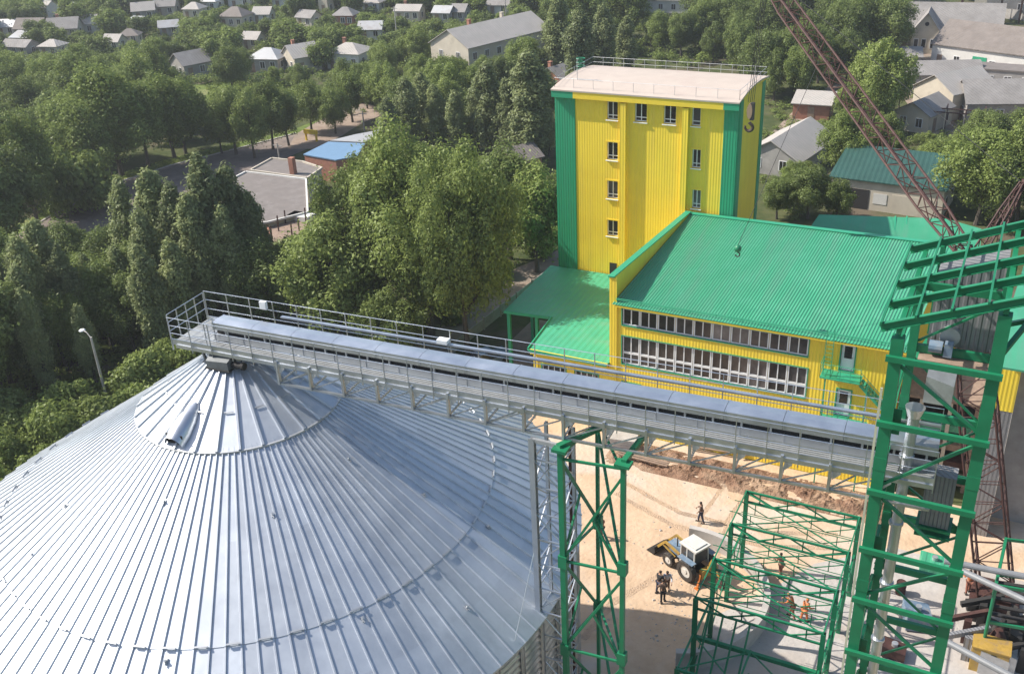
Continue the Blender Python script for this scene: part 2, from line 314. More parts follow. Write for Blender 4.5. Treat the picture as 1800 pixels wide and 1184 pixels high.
# conveyor body: trough, cradle gap, cover in lengths
mb = MB(); mb.box(-0.5, U1, -0.33, 0.36, ZD+0.02, ZD+0.30)
for i in range(20): mb.box(-0.5+i*1.46, -0.46+i*1.46, -0.36, 0.39, ZD, ZD+0.33)
P(mb, 'trough', M_galv)
mb = MB(); mb.box(-0.4, U1, -0.22, 0.25, ZD+0.31, ZD+0.54); P(mb, 'return_belt', M_dark)
for i in range(29):
    u = 0.1+i*0.97; mb = MB(); mb.box(u, u+0.07, -0.34, -0.24, ZD+0.305, ZD+0.545).box(u, u+0.07, 0.27, 0.37, ZD+0.305, ZD+0.545); P(mb, 'cradle', M_galvdark)
k = 0
for u in np.arange(-0.45, U1-0.05, 1.94):
    u2 = min(u+1.925, U1); mb = MB()
    mb.prism([(u, -0.40), (u2, -0.40), (u2, -0.02), (u, -0.02)], ZD+0.55, [ZD+0.86, ZD+0.86, ZD+0.90, ZD+0.90])
    mb.prism([(u, -0.02), (u2, -0.02), (u2, 0.40), (u, 0.40)], ZD+0.55, [ZD+0.90, ZD+0.90, ZD+0.86, ZD+0.86])
    mb.box(u, u+0.05, -0.415, 0.415, ZD+0.56, ZD+0.87); P(mb, 'cover', M_galv)
# walkways: grating strips on both sides, near one visible
mb = MB(); v = -1.0
while v < -0.40: mb.box(U0, U1, v, v+0.075, ZD-0.03, ZD); v += 0.115
u = U0
while u < U1: mb.box(u, u+0.04, -1.0, -0.37, ZD-0.065, ZD-0.032); u += 0.5
P(mb, 'walkway', M_grate)
mb = MB(); v = 0.42
while v < 1.22: mb.box(U0, U1, v, v+0.075, ZD-0.03, ZD); v += 0.115
P(mb, 'walkway', M_grate)
mb = MB(); mb.box(U0, -0.6, -0.35, 0.40, ZD-0.03, ZD); P(mb, 'end_platform', M_grate)
mb = MB(); mb.box(U0, U1, -1.06, -1.02, ZD-0.10, ZD+0.16); P(mb, 'kick_plate', M_galv)
mb = MB(); mb.box(U0, U1, 1.24, 1.28, ZD-0.10, ZD+0.16); P(mb, 'kick_plate', M_galv)
# railings
def railing(p, q, n, h, rails, rp=0.019, rr=0.0135):
    mb = MB(); p = Vector(p); q = Vector(q)
    for i in range(n+1):
        a = p.lerp(q, i/n); mb.beam(a+Vector((0, 0, -0.35)), a+Vector((0, 0, h)), rp*2.2, rp*1.4)
    for z in rails: mb.tube(p+Vector((0, 0, z)), q+Vector((0, 0, z)), rr, n=6)
    return mb
P(railing((U0, -1.09, ZD), (U1, -1.09, ZD), 29, 1.16, (0.45, 0.8, 1.16)), 'railing', M_galv)
P(railing((U0, 1.31, ZD), (U1, 1.31, ZD), 25, 1.32, (0.50, 0.92, 1.32)), 'railing', M_galv)
P(railing((U0-0.03, -1.04, ZD), (U0-0.03, 1.27, ZD), 4, 1.25, (0.50, 0.9, 1.25)), 'railing', M_galv)
P(railing((-0.35, -1.0, ZD), (-0.35, -0.45, ZD), 1, 1.1, (0.5, 1.1)), 'railing', M_galv)
# cable tray on the far railing, box and lamp
mb = MB(); mb.box(1.9, U1, 1.10, 1.26, ZD+0.72, ZD+0.79); P(mb, 'cable_tray', M_galv)
mb = MB(); mb.box(0.9, 1.2, 1.12, 1.28, ZD+1.0, ZD+1.34); P(mb, 'junction_box', M_white)
mb = MB(); mb.tube((-0.55, 0.05, ZD+0.62), (-0.55, 0.35, ZD+0.62), 0.14, n=12).tube((-0.55, 0.35, ZD+0.62), (-0.55, 0.55, ZD+0.62), 0.10, n=12).box(-0.7, -0.4, 0.0, 0.1, ZD+0.45, ZD+0.8); P(mb, 'drive_motor', M_galv)
mb = MB(); mb.box(9.3, 9.75, 1.0, 1.3, ZD+0.82, ZD+0.98); P(mb, 'junction_box', M_white)
# hanging truss of the bridge on the near and far side
for v in (-1.05, 1.27):
    mb = MB(); zc = 24.17
    mb.beam((U0+0.2, v, ZD-0.14), (U1, v, ZD-0.14), 0.10, 0.16); P(mb, 'top_chord', M_galv)
    mb = MB(); mb.beam((3.05, v, zc), (U1, v, zc), 0.09, 0.09); P(mb, 'bottom_chord', M_galv)
    us = [3.1+1.53*i for i in range(16)]
    for i, u in enumerate(us):
        mb = MB(); mb.beam((u, v-0.02 if v < 0 else v+0.02, zc-0.02), (u, v, ZD+0.02), 0.16, 0.09, (1, 0, 0)); P(mb, 'hanger', M_galv)
        if i < len(us)-1:
            mb = MB(); mb.beam((u+0.05, v+0.03, zc+0.03), (us[i+1]-0.05, v+0.03, ZD-0.25), 0.045); P(mb, 'diagonal', M_galvdark)
for i in range(16):
    u = 3.1+1.53*i; mb = MB(); mb.beam((u, -1.05, 24.24), (u, 1.27, 24.24), 0.06); P(mb, 'cross_tie', M_galvdark)
    if i % 2 == 0: mb = MB(); mb.beam((u, -1.0, 24.19), (u+1.5, 1.2, 24.19), 0.045); P(mb, 'wind_brace', M_galvdark)
# small angled knee plates on each hanger
for i in range(16):
    u = 3.1+1.53*i; mb = MB(); mb.prism([(u+0.09, -1.10), (u+0.34, -1.10), (u+0.34, -1.08), (u+0.09, -1.08)], [ZD-0.55, ZD-0.30, ZD-0.30, ZD-0.55], ZD-0.2); P(mb, 'knee_plate', M_galvdark)
# discharge chute into the silo collar with cross-bracing
mb = MB(); mb.prism([(-0.5, -0.42), (0.5, -0.42), (0.5, 0.42), (-0.5, 0.42)], 24.64, ZD-0.05)
P(mb, 'discharge_chute', M_dgrey)
mb = MB()
for sx in (-0.75, 0.85):
    mb.beam((sx, -0.95, ZD-0.1), (sx*0.9, -0.85, 24.3), 0.09).beam((sx, 0.95, ZD-0.1), (sx*0.9, 0.85, 24.3), 0.09)
mb.beam((-0.7, -0.9, 24.42), (0.8, -0.9, ZD-0.12), 0.06).beam((0.8, -0.9, 24.42), (-0.7, -0.9, ZD-0.12), 0.06)
mb.beam((-0.8, -0.95, 24.42), (0.95, -0.95, 24.42), 0.08).beam((-0.8, 0.95, 24.42), (0.95, 0.95, 24.42), 0.08)
P(mb, 'support_saddle', M_dgrey)
mb = MB(); mb.prism([(-0.35, -1.28), (0.75, -1.28), (0.75, -0.72), (-0.35, -0.72)], 24.42, [24.72, 24.80, 25.02, 25.02]); P(mb, 'slide_gate', M_dgrey)
mb = MB(); mb.box(-0.40, 0.80, -1.33, -0.67, 24.36, 24.41); P(mb, 'gate_flange', M_cable)
mb = MB(); mb.tube((0.8, -1.0, 24.6), (1.25, -1.0, 24.6), 0.13, n=12).tube((1.25, -1.0, 24.6), (1.38, -1.0, 24.6), 0.17, n=12); P(mb, 'gate_motor', M_dark)
for q in ((-0.55, -0.75), (0.1, -0.95), (0.75, -0.75), (0.95, -0.35)):
    mb = MB(); n = 14
    for i in range(n):
        t0 = 2*PI*i/n; t1 = 2*PI*(i+1)/n; mb.tube((q[0]+0.14*math.cos(t0), q[1]+0.05*math.cos(t0), 24.36+0.10*math.sin(t0)), (q[0]+0.14*math.cos(t1), q[1]+0.05*math.cos(t1), 24.36+0.10*math.sin(t1)), 0.022, n=6)
    P(mb, 'cable_loop', M_cable)

# ================================================================== SILVER SUPPORT LATTICE by the silo eave
st = thing('support_tower', 'slim galvanised lattice support at the right edge of the silo roof', 'lattice tower', (-13.35, 28.4, 0))
xa, xb, ya, yb = -13.95, -12.85, 27.75, 28.95
for x, y, wd in ((xa, ya, 0.22), (xb, ya, 0.12), (xa, yb, 0.12), (xb, yb, 0.12)):
    mb = MB(); mb.ibeam((x, y, 0), (x, y, 24.1), wd, wd, 0.025, (0, 1, 0)); part('column', mb, M_galv, st)
z = 0.4; i = 0
while z < 23.2:
    for (p, q) in (((xa, ya), (xb, ya)), ((xb, ya), (xb, yb)), ((xb, yb), (xa, yb)), ((xa, yb), (xa, ya))):
        mb = MB(); mb.beam((p[0], p[1], z), (q[0], q[1], z), 0.05); part('rung', mb, M_galv, st) if i < 24 else None
        a, b = (p, q) if i % 2 else (q, p)
        if i < 24 and z < 22.2: mb = MB(); mb.beam((a[0], a[1], z+0.05), (b[0], b[1], z+1.15), 0.045); part('diagonal', mb, M_galv, st)
    z += 1.2; i += 1
mb = MB(); mb.box(xa-0.05, xb+0.05, ya-0.06, ya+0.06, 23.95, 24.1); part('head_plate', mb, M_galvdark, st)
a_ = G(943, 940, 19.6); 
mb = MB(); mb.tube((xa-0.02, ya-0.2, 19.0), tuple(cone_hit(905, 1126)+np.array([0, 0, 0.05])), 0.016, n=6); part('guy_rod', mb, M_galv, st)

# ================================================================== GREEN TRIANGULAR TRUSS TOWER
gt = thing('truss_tower', 'green tubular truss tower between silver lattice and sandy yard, under the conveyor', 'lattice tower', (-11.7, 28.6, 0))
T = [(-12.75, 27.6), (-10.37, 27.6), (-12.45, 30.3)]
ZT = 24.05; LV = 4.05
for j, (x, y) in enumerate(T):
    mb = MB(); mb.beam((x, y, 0), (x, y, ZT), (0.21, 0.17, 0.13)[j], (0.21, 0.17, 0.13)[j], (0, 1, 0)); part('column', mb, M_gsteel, gt)
    mb = MB()
    for z in (ZT-0.1, ): mb.box(x-0.28, x+0.28, y-0.22, y+0.22, z, z+0.12)
    part('cap_plate', mb, M_gsteel, gt)
    for z in (19.0, 14.6, 10.2, 5.8):
        mb = MB(); zz = z+(0.45 if j == 1 else -0.0); mb.box(x-0.17, x+0.17, y-0.15, y+0.15, zz-0.28, zz+0.28); part('gusset', mb, M_gsteel, gt)
zs = [23.6, 19.0, 14.6, 10.2, 5.8, 1.4]
for (p, q) in ((T[0], T[1]), (T[1], T[2]), (T[2], T[0])):
    for i, z in enumerate(zs):
        mb = MB(); mb.beam((*p, z), (*q, z+0.2), 0.085); part('strut', mb, M_gsteel, gt)
        if i < 5:
            zm = (z+zs[i+1])/2
            mb = MB(); mb.beam((*p, zs[i+1]+0.1), (*q, z-0.1), 0.10); part('brace', mb, M_gsteel, gt)
            mb = MB(); mb.beam((*q, zs[i+1]+0.1), ((p[0]+q[0])/2, (p[1]+q[1])/2, zm), 0.08); part('brace', mb, M_gsteel, gt)
mb = MB(); mb.beam((T[0][0]-0.1, T[0][1], ZT+0.05), (T[0][0]+0.9, T[0][1]+1.9, ZT+0.05), 0.22, 0.16); part('head_beam', mb, M_gsteel, gt); mb = MB(); mb.beam((T[1][0], T[1][1], ZT+0.05), (T[1][0]+0.1, T[1][1]+2.2, ZT+0.05), 0.2, 0.16); part('head_beam', mb, M_gsteel, gt)
mb = MB(); mb.tube((T[2][0]-0.75, T[2][1]-0.9, 0), (T[2][0]-0.75, T[2][1]-0.9, 23.9), 0.07); part('drain_pipe', mb, M_rust, gt)
# ================================================================== GREEN ELEVATOR TOWER
et = thing('elevator_tower', 'tall green steel elevator tower with open sloping roof frame in the right foreground', 'tower', (-0.8, 29, 0))
ex0, ex1, ey0, ey1 = -2.08, 0.46, 27.1, 31.0
zl, zr = 30.85, 32.05
for x, y, zt in ((ex0, ey0, zl-0.1), (ex1, ey0, zr-0.15), (ex0+0.15, ey1, zl-0.1), (ex1, ey1, zr-0.15)):
    mb = MB(); w = 0.34 if y == ey0 else 0.26
    mb.beam((x, y, 0), (x, y, zt), w, w, (0, 1, 0))
    part('column', mb, M_gsteel, et)
    for z in (26.6, 22.0, 17.4):
        mb = MB(); mb.box(x-w/2-0.012, x+w/2+0.012, y-w/2-0.012, y+w/2+0.012, z-0.22, z+0.22); part('splice_plate', mb, M_gsteel, et)
# front face bars (with overhanging ends), rear beams, side beams
def eb(name, p, q, w, h, m=M_gsteel): mb = MB(); mb.ibeam(p, q, w, h, 0.03); part(name, mb, m, et)
for z in (30.15, 28.02, 25.62, 23.45, 21.45, 19.25, 16.9, 14.6, 12.3, 10, 7.6, 5.2, 2.8):
    mb = MB(); mb.beam((ex0-0.24, ey0-0.24, z), (ex1+0.22, ey0-0.24, z-0.02), 0.13, 0.17); part('cross_beam', mb, M_gsteel, et)
    mb = MB(); mb.beam((ex0, ey1+0.02, z+0.55), (ex1, ey1+0.02, z+0.55), 0.14, 0.26); part('cross_beam', mb, M_gsteel, et)
    for x in (ex0, ex1):
        mb = MB(); mb.beam((x, ey0+0.18, z+0.1), (x, ey1-0.14, z+0.1), 0.12, 0.18); part('side_beam', mb, M_gsteel, et)
zz = [30.1, 28.0, 25.6, 23.4, 21.4, 19.2, 16.9, 14.6, 12.3, 10, 7.6, 5.2, 2.8]
for i in range(len(zz)-1):
    a, b = (ex0, ex1) if i % 2 else (ex1, ex0)
    if i in (0, 2, 4): a, b = ex1, ex0
    mb = MB(); mb.beam((a, ey0-0.02, zz[i+1]+0.12), (b, ey0-0.02, zz[i]-0.12), 0.09, 0.09); part('brace', mb, M_gsteel, et)
    mb = MB(); mb.beam((b, ey1, zz[i+1]+0.6), (a, ey1, zz[i]+0.4), 0.07); part('brace', mb, M_gsteel, et)
    for x in (ex0, ex1):
        mb = MB(); c, d = (ey0, ey1) if i % 2 else (ey1, ey0); mb.beam((x, c, zz[i+1]+0.1), (x, d, zz[i]-0.0), 0.06); part('brace', mb, M_gsteel, et)
# gussets, ladder along the left column
for z in (28.0, 23.4, 19.2):
    mb = MB(); mb.box(ex0-0.05, ex0+0.38, ey0+0.175, ey0+0.20, z-0.5, z+0.35); part('gusset', mb, M_gsteel, et)
mb = MB(); mb.beam((ex0-0.26, ey0+0.1, 14.0), (ex0-0.26, ey0+0.1, 29.0), 0.03, 0.07, (1, 0, 0)); part('cable_tray', mb, M_plaster, et)
# sloped roof frame: rafters (I sections) rising to the right, light purlins on top
RX0, RX1, RY0, RY1 = -2.62, 2.2, 26.95, 33.0
def rz_(x): return 31.0+(x-RX0)*0.405
for i in range(5):
    y = RY0+i*(RY1-RY0)/4
    mb = MB(); mb.ibeam((RX0+0.05, y, rz_(RX0+0.05)), (RX1, y, rz_(RX1)), 0.15, 0.24, 0.025); part('rafter', mb, M_gsteel, et)
for i in range(6):
    x = RX0+0.06+i*0.86; z = rz_(x)+0.17
    mb = MB(); mb.beam((x, RY0-0.12, z), (x, RY1+0.1, z), 0.06, 0.09); part('purlin', mb, M_gsteel, et)
mb = MB()
for x in (ex0, ex1): mb.beam((x, RY0, rz_(x)-0.22), (x, RY1, rz_(x)-0.22), 0.14, 0.18)
part('eave_beam', mb, M_gsteel, et)
for x, y in ((ex0+0.5, 32.9), (ex1+0.8, 32.9), (ex1+0.9, 30.2)):
    mb = MB(); mb.beam((x, y, rz_(x)-3.2), (x, y, rz_(x)-0.1), 0.16, 0.16, (0, 1, 0)); part('post', mb, M_gsteel, et)
mb = MB(); mb.beam((ex0, ey1, 27.4), (ex0+0.5, 32.9, 28.0), 0.14).beam((ex1, ey1, 28.4), (ex1+0.8, 32.9, 29.2), 0.14).beam((ex0+0.5, 32.9, 28.0), (ex1+0.8, 32.9, 29.2), 0.14); part('bracket', mb, M_gsteel, et)
# head housing and equipment inside the frame
hh = thing('hoist_machine', 'grey corrugated elevator head housing under the open green roof frame', 'machine', (-0.6, 32, 28.4))
mb = MB(); mb.prism([(-1.55, 31.45), (0.35, 31.45), (0.35, 32.7), (-1.55, 32.7)], 28.55, [31.0, 31.7, 31.7, 31.0]); part('housing', mb, M_gcorr, hh)
mb = MB(); mb.tube((-0.9, 31.2, 29.0), (-0.9, 31.44, 29.0), 0.30, n=16); part('pulley', mb, M_galvdark, hh)
mb = MB(); mb.tube((-1.45, 30.9, 28.75), (-1.05, 30.9, 28.75), 0.2, n=12).box(-1.0, -0.75, 30.75, 31.05, 28.5, 28.95); part('motor', mb, M_blue, hh)
mb = MB(); mb.box(-1.7, 0.45, 30.5, 31.15, 28.36, 28.42); part('platform', mb, M_wood, hh)
mb = MB(); mb.prism([(-1.3, 29.3), (-0.5, 29.3), (-0.5, 30.3), (-1.3, 30.3)], 27.6, [28.5, 28.3, 28.3, 28.5]); part('hopper', mb, M_galvdark, hh)
# silver chute pipe
cp = thing('chute_pipe', 'silver flanged down pipe running inside the green elevator tower', 'pipe', (-1.5, 29.2, 0))
mb = MB(); mb.tube((-1.52, 29.2, 0.2), (-1.47, 29.2, 27.4), 0.17, n=16); part('pipe', mb, M_galv, cp, smooth=False)
for z in (25.6, 23.0, 20.5, 18.0, 15.5):
    mb = MB(); mb.tube((-1.5, 29.2, z), (-1.5, 29.2, z+0.10), 0.23, n=16); part('flange', mb, M_galv, cp)
mb = MB(); mb.tube((-1.47, 29.2, 27.1), (-1.47, 29.2, 27.45), 0.19, 0.30, n=16); part('funnel', mb, M_galv, cp)
# elevator leg casings lower in the tower
lg = thing('bucket_conveyor', 'grey corrugated elevator casing in the lower part of the green tower', 'machine', (-0.5, 30.3, 0))
mb = MB(); mb.box(-0.85, 0.05, 30.05, 30.75, 22.6, 24.6); part('casing', mb, M_gcorr, lg)
mb = MB(); mb.box(-0.95, 0.15, 29.95, 30.85, 22.48, 22.58).box(-0.95, 0.15, 29.95, 30.85, 22.2, 22.28); part('frame', mb, M_gsteel, lg)

# ================================================================== LOW GREEN ROOF FRAME over the pit
fr = thing('roof_frame', 'low green open roof frame of light trusses over the concrete pit', 'steel frame', (-8.2, 47, 0))
FX0, FX1, FY0, FY1, FZ = -11.55, -4.75, 42.0, 52.6, 6.0
def lt(y, z, h, main):
    mb = MB(); w = 0.115 if main else 0.035
    mb.beam((FX0-(0 if main else .45), y, z), (FX1+(0 if main else .3), y, z), w, w); mb.beam((FX0, y, z-h), (FX1, y, z-h), w*0.9, w*0.9)
    n = 4
    for i in range(n):
        x = FX0+(i+0.5)*(FX1-FX0)/n; mb.beam((x, y, z-h), (x, y, z), 0.05 if not main else 0.07)
        xa_ = FX0+i*(FX1-FX0)/n; s = (z-h, z) if i % 2 else (z, z-h)
        mb.beam((xa_, y, s[0]), (xa_+(FX1-FX0)/n, y, s[1]), 0.045 if not main else 0.07)
    return mb
ys = [FY0+i*(FY1-FY0)/9 for i in range(10)]
for i, y in enumerate(ys): part('roof_truss', lt(y, FZ, 0.75, i % 3 == 0), M_gsteel, fr)
for x in (FX0, FX1):
    for y in (ys[0], ys[3], ys[6], ys[9]):
        mb = MB(); mb.ibeam((x, y, 0), (x, y, FZ), 0.24, 0.24, 0.03, (0, 1, 0)); part('column', mb, M_gsteel, fr)
    mb = MB(); mb.beam((x, FY0, FZ+0.08), (x, FY1, FZ+0.08), 0.07).beam((x, FY0, 3.2), (x, FY1, 3.2), 0.12, 0.16); part('edge_beam', mb, M_gsteel, fr)
    for k in (0, 3, 6):
        mb = MB(); mb.beam((x, ys[k], 0.3), (x, ys[k+3], 3.1), 0.07).beam((x, ys[k+3], 0.3), (x, ys[k], 3.1), 0.07); part('cross_brace', mb, M_gsteel, fr)
mb = MB()
for k in (0, 3, 6): mb.beam((FX0, ys[k], FZ-0.1), (FX1, ys[k+3], FZ-0.1), 0.06).beam((FX1, ys[k], FZ-0.1), (FX0, ys[k+3], FZ-0.1), 0.06)
part('wind_brace', mb, M_gsteel, fr)
for i in range(4):
    x = FX0+0.5+i*0.75
    mb = MB(); mb.beam((x, FY0-2.2-0.1*i, 0), (x+0.15, FY0+0.6, 4.6), 0.10); part('prop', mb, M_gsteel, fr)
for x in (FX0, FX0+3.2, FX1):
    mb = MB(); mb.ibeam((x, FY0-3.0, 0), (x, FY0-3.0, 3.6), 0.22, 0.22, 0.03, (0, 1, 0)); part('column', mb, M_gsteel, fr)
for z in (3.5, 1.8):
    mb = MB(); mb.beam((FX0, FY0-3.0, z), (FX1, FY0-3.0, z), 0.12, 0.16); part('front_beam', mb, M_gsteel, fr)
    for x in (FX0, FX0+3.2, FX1): mb = MB(); mb.beam((x, FY0-2.85, z), (x, FY0-0.15, z+0.05), 0.10); part('edge_beam', mb, M_gsteel, fr)
for a, b in ((FX0, FX0+3.2), (FX0+3.2, FX1)):
    mb = MB(); mb.beam((a, FY0-3.0, 0.2), (b, FY0-3.0, 3.4), 0.07).beam((b, FY0-3.0, 0.2), (a, FY0-3.0, 3.4), 0.07); part('cross_brace', mb, M_gsteel, fr)
    mb = MB(); mb.beam((a, FY0-3.0, 3.5), (b, FY0, 3.3), 0.06).beam((b, FY0-3.0, 3.5), (a, FY0, 3.3), 0.06); part('wind_brace', mb, M_gsteel, fr)
mb = MB(); mb.beam((FX0, FY0, 3.2), (FX1, FY0, 3.2), 0.2, 0.24); part('front_beam', mb, M_gsteel, fr)
# concrete pit ring wall
pr = [G(x, y)[:2] for x, y in ((1212, 948), (1330, 1012), (1352, 1075))]
def circ(a, b, c):
    ax, ay = a; bx, by = b; cx_, cy_ = c; d = 2*(ax*(by-cy_)+bx*(cy_-ay)+cx_*(ay-by))
    ux = ((ax*ax+ay*ay)*(by-cy_)+(bx*bx+by*by)*(cy_-ay)+(cx_*cx_+cy_*cy_)*(ay-by))/d
    uy = ((ax*ax+ay*ay)*(cx_-bx)+(bx*bx+by*by)*(ax-cx_)+(cx_*cx_+cy_*cy_)*(bx-ax))/d
    return ux, uy, math.hypot(ax-ux, ay-uy)
pcx, pcy, pR = circ(*pr)
t0 = math.atan2(pr[0][1]-pcy, pr[0][0]-pcx); t1 = t0-R(165)
mb = MB(); n = 48; po = [(pcx+pR*math.cos(t0+(t1-t0)*i/n), pcy+pR*math.sin(t0+(t1-t0)*i/n)) for i in range(n+1)]; pi_ = [(pcx+(pR-0.38)*math.cos(t0+(t1-t0)*i/n), pcy+(pR-0.38)*math.sin(t0+(t1-t0)*i/n)) for i in range(n+1)]
for i in range(n):
    mb.hexa([(*pi_[i], 0), (*po[i], 0), (*po[i+1], 0), (*pi_[i+1], 0), (*pi_[i], 1.25), (*po[i], 1.25), (*po[i+1], 1.25), (*pi_[i+1], 1.25)])
solo('ring_wall', mb, M_conc, 'curved grey concrete ring wall behind the parked tractor', 'wall')

# ================================================================== right-hand clutter: pipe frame, pipes, machinery
pf = thing('pipe_rack', 'dark green pipe rack full of machinery at the right edge of the yard', 'steel frame', (3, 44, 0))
cols = [G(1722, 1160), G(1800, 1175), G(1740, 1075), G(1815, 1085)]
for c in cols:
    mb = MB(); mb.tube((c[0], c[1], 0), (c[0], c[1], 5.6), 0.10, n=10); part('post', mb, M_gsteel, pf)
for a, b in ((0, 1), (2, 3), (0, 2), (1, 3)):
    for z in (5.5, 2.9):
        mb = MB(); mb.beam((cols[a][0], cols[a][1], z), (cols[b][0], cols[b][1], z), 0.12, 0.18); part('beam', mb, M_gsteel, pf)
for i in range(6):
    t = (i+0.5)/6; p = cols[0]+(cols[2]-cols[0])*t; q = cols[1]+(cols[3]-cols[1])*t
    mb = MB(); mb.beam((p[0], p[1], 2.6), (q[0]+1, q[1], 2.6), 0.25, 0.1); part('joist', mb, M_dark, pf)
M_duct = mat('grey_duct', (0.24, 0.245, 0.25), 0.5, 0.2)
gp = thing('duct', 'pair of grey ducts sloping beside the green elevator tower', 'duct', tuple(G(1690, 985, 5)))
for (a, b, z) in (((1660, 985), (1830, 1018), 6.2), ((1690, 1002), (1830, 1068), 5.9), ((1660, 1125), (1800, 1200), 5.0)):
    mb = MB(); p = G(*a, z); q = G(*b, z); mb.tube(p, q, 0.18, n=12); part('pipe', mb, M_duct, gp)
rnd = random.Random(3)
mc = thing('seed_cleaner', 'jumble of dark machinery and pale boxes beneath the pipe rack', 'machine', tuple(G(1745, 1120)))
for i in range(16):
    c = G(rnd.uniform(1690, 1810), rnd.uniform(1075, 1180), 0.0); s = rnd.uniform(0.3, 0.8); mb = MB(); z0 = 0.0
    if i % 4 == 0: mb.tube((c[0]-s, c[1], 1+z0), (c[0]+s, c[1]+0.4, 1.2+z0), s*0.5, n=12).box(c[0]-s*0.6, c[0]+s*0.6, c[1]-0.15, c[1]+0.15, 0, 1.0)
    elif i % 4 == 1: mb.prism([(c[0]-s, c[1]-s), (c[0]+s, c[1]-s), (c[0]+s, c[1]+s), (c[0]-s, c[1]+s)], 0, [1.6, 1.3, 1.3, 1.6])
    elif i % 4 == 2: mb.beam((c[0]-1.2, c[1]-0.3, 1.5), (c[0]+1.0, c[1]+0.8, 2.0), 0.25, 0.3).box(c[0]-0.2, c[0]+0.2, c[1]-0.2, c[1]+0.2, 0, 1.7)
    else: mb.lathe((c[0], c[1], 0), [(0, 0), (s*0.6, 0), (s*0.6, 1.4), (s*0.3, 1.9), (0, 1.9)], 14)
    part(('drum', 'housing', 'conveyor_arm', 'tank')[i % 4], mb, (M_galvdark, M_dark, M_gcorr, M_dark, M_black, M_rust)[rnd.randrange(6)], mc)
c = G(1735, 1172)
yb = thing('yellow_cabinet', 'yellow cabinet with dark door at the bottom right corner of the yard', 'cabinet', (c[0], c[1], 0))
mb = MB(); mb.box(c[0]-0.95, c[0]+0.95, c[1]-0.6, c[1]+0.6, 0, 1.7).box(c[0]-1.0, c[0]+1.0, c[1]-0.65, c[1]+0.65, 1.7, 1.78); part('body', mb, M_ypaint, yb)
mb = MB(); mb.box(c[0]-0.3, c[0]+0.3, c[1]-0.64, c[1]-0.605, 0.1, 1.5); part('door', mb, M_dark, yb)
# ground clutter seen through the tower
for (px, py, w, d, h, m, lb, cat_, rz) in (
  (1640, 1000, 1.7, 1.2, 0.9, M_gflat, 'green machine crate behind the green tower on the ground', 'crate', 0.1),
  (1610, 1095, 1.5, 1.6, 1.2, M_blue, 'blue grey machine with sloping top behind the lower green tower', 'machine', 0.3),
  (1570, 1150, 1.3, 1.0, 0.8, M_rust, 'rust red box by the foot of the silver chute pipe', 'crate', 0.0)):
    c = G(px, py); t = thing(cat_+'_unit' if cat_ == 'machine' else 'crate', lb, cat_, (c[0], c[1], 0), rz)
    mb = MB(); mb.prism([(-w/2, -d/2), (w/2, -d/2), (w/2, d/2), (-w/2, d/2)], 0.1, [h, h*0.75, h*0.75, h]); part('body', mb, m, t, local=True)
    mb = MB()
    for x in (-w/2+0.1, w/2-0.2): mb.box(x, x+0.1, -d/2+0.05, d/2-0.05, 0, 0.1)
    part('skid', mb, M_dark, t, local=True)
    mb = MB(); mb.tube((0, 0, h*0.8), (0, 0, h*1.15), 0.18, n=12); part('port', mb, M_galvdark, t, local=True)
c = G(1582, 1042); t = thing('drum', 'rusty steel drum on the pale slab behind the green tower', 'drum', (c[0], c[1], 0))
mb = MB(); mb.lathe((0, 0, 0), [(0, 0), (0.3, 0), (0.3, 0.28), (0.32, 0.3), (0.3, 0.32), (0.3, 0.6), (0.32, 0.62), (0.3, 0.64), (0.3, 0.9), (0.27, 0.9), (0.27, 0.87), (0, 0.87)], 20); part('shell', mb, M_rust, t, local=True)
# loading shed (brown roof) seen through the upper tower
sh = thing('loading_shed', 'brown timber loading shed with open dark bays behind the green tower', 'shed', tuple(G(1640, 800)*np.array([1, 1, 0])))
q = [G(1598, 668, 7.5), G(1700, 700, 7.5), G(1722, 660, 7.5), G(1612, 640, 7.5)]
mb = MB(); mb.prism([(p[0], p[1]) for p in (G(1580, 690, 7.4), G(1722, 712, 7.4), G(1752, 655, 7.9), G(1600, 640, 7.9))], 7.2, [7.4, 7.4, 7.9, 7.9]); part('roof', mb, M_wood, sh)
a, b = G(1585, 690, 7.2), G(1720, 712, 7.2); e, f_ = G(1600, 640, 7.2), G(1748, 655, 7.2)
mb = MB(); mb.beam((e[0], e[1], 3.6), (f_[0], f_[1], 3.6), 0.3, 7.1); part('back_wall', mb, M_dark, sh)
for t in (0, 0.28, 0.66, 1):
    p = a+(b-a)*t; mb = MB(); mb.beam((p[0], p[1], 0), (p[0], p[1], 7.2), 0.25, 0.25, (0, 1, 0)); part('post', mb, M_plaster if 0 < t < 1 else M_wood, sh)
for z, m in ((0.6, M_wood), (2.0, M_rust), (3.4, M_wood), (4.9, M_gflat)):
    mb = MB(); mb.beam((a[0], a[1]+0.6, z), (b[0], b[1]+0.6, z), 0.9, 0.5); part('stacked_boards', mb, m, sh)

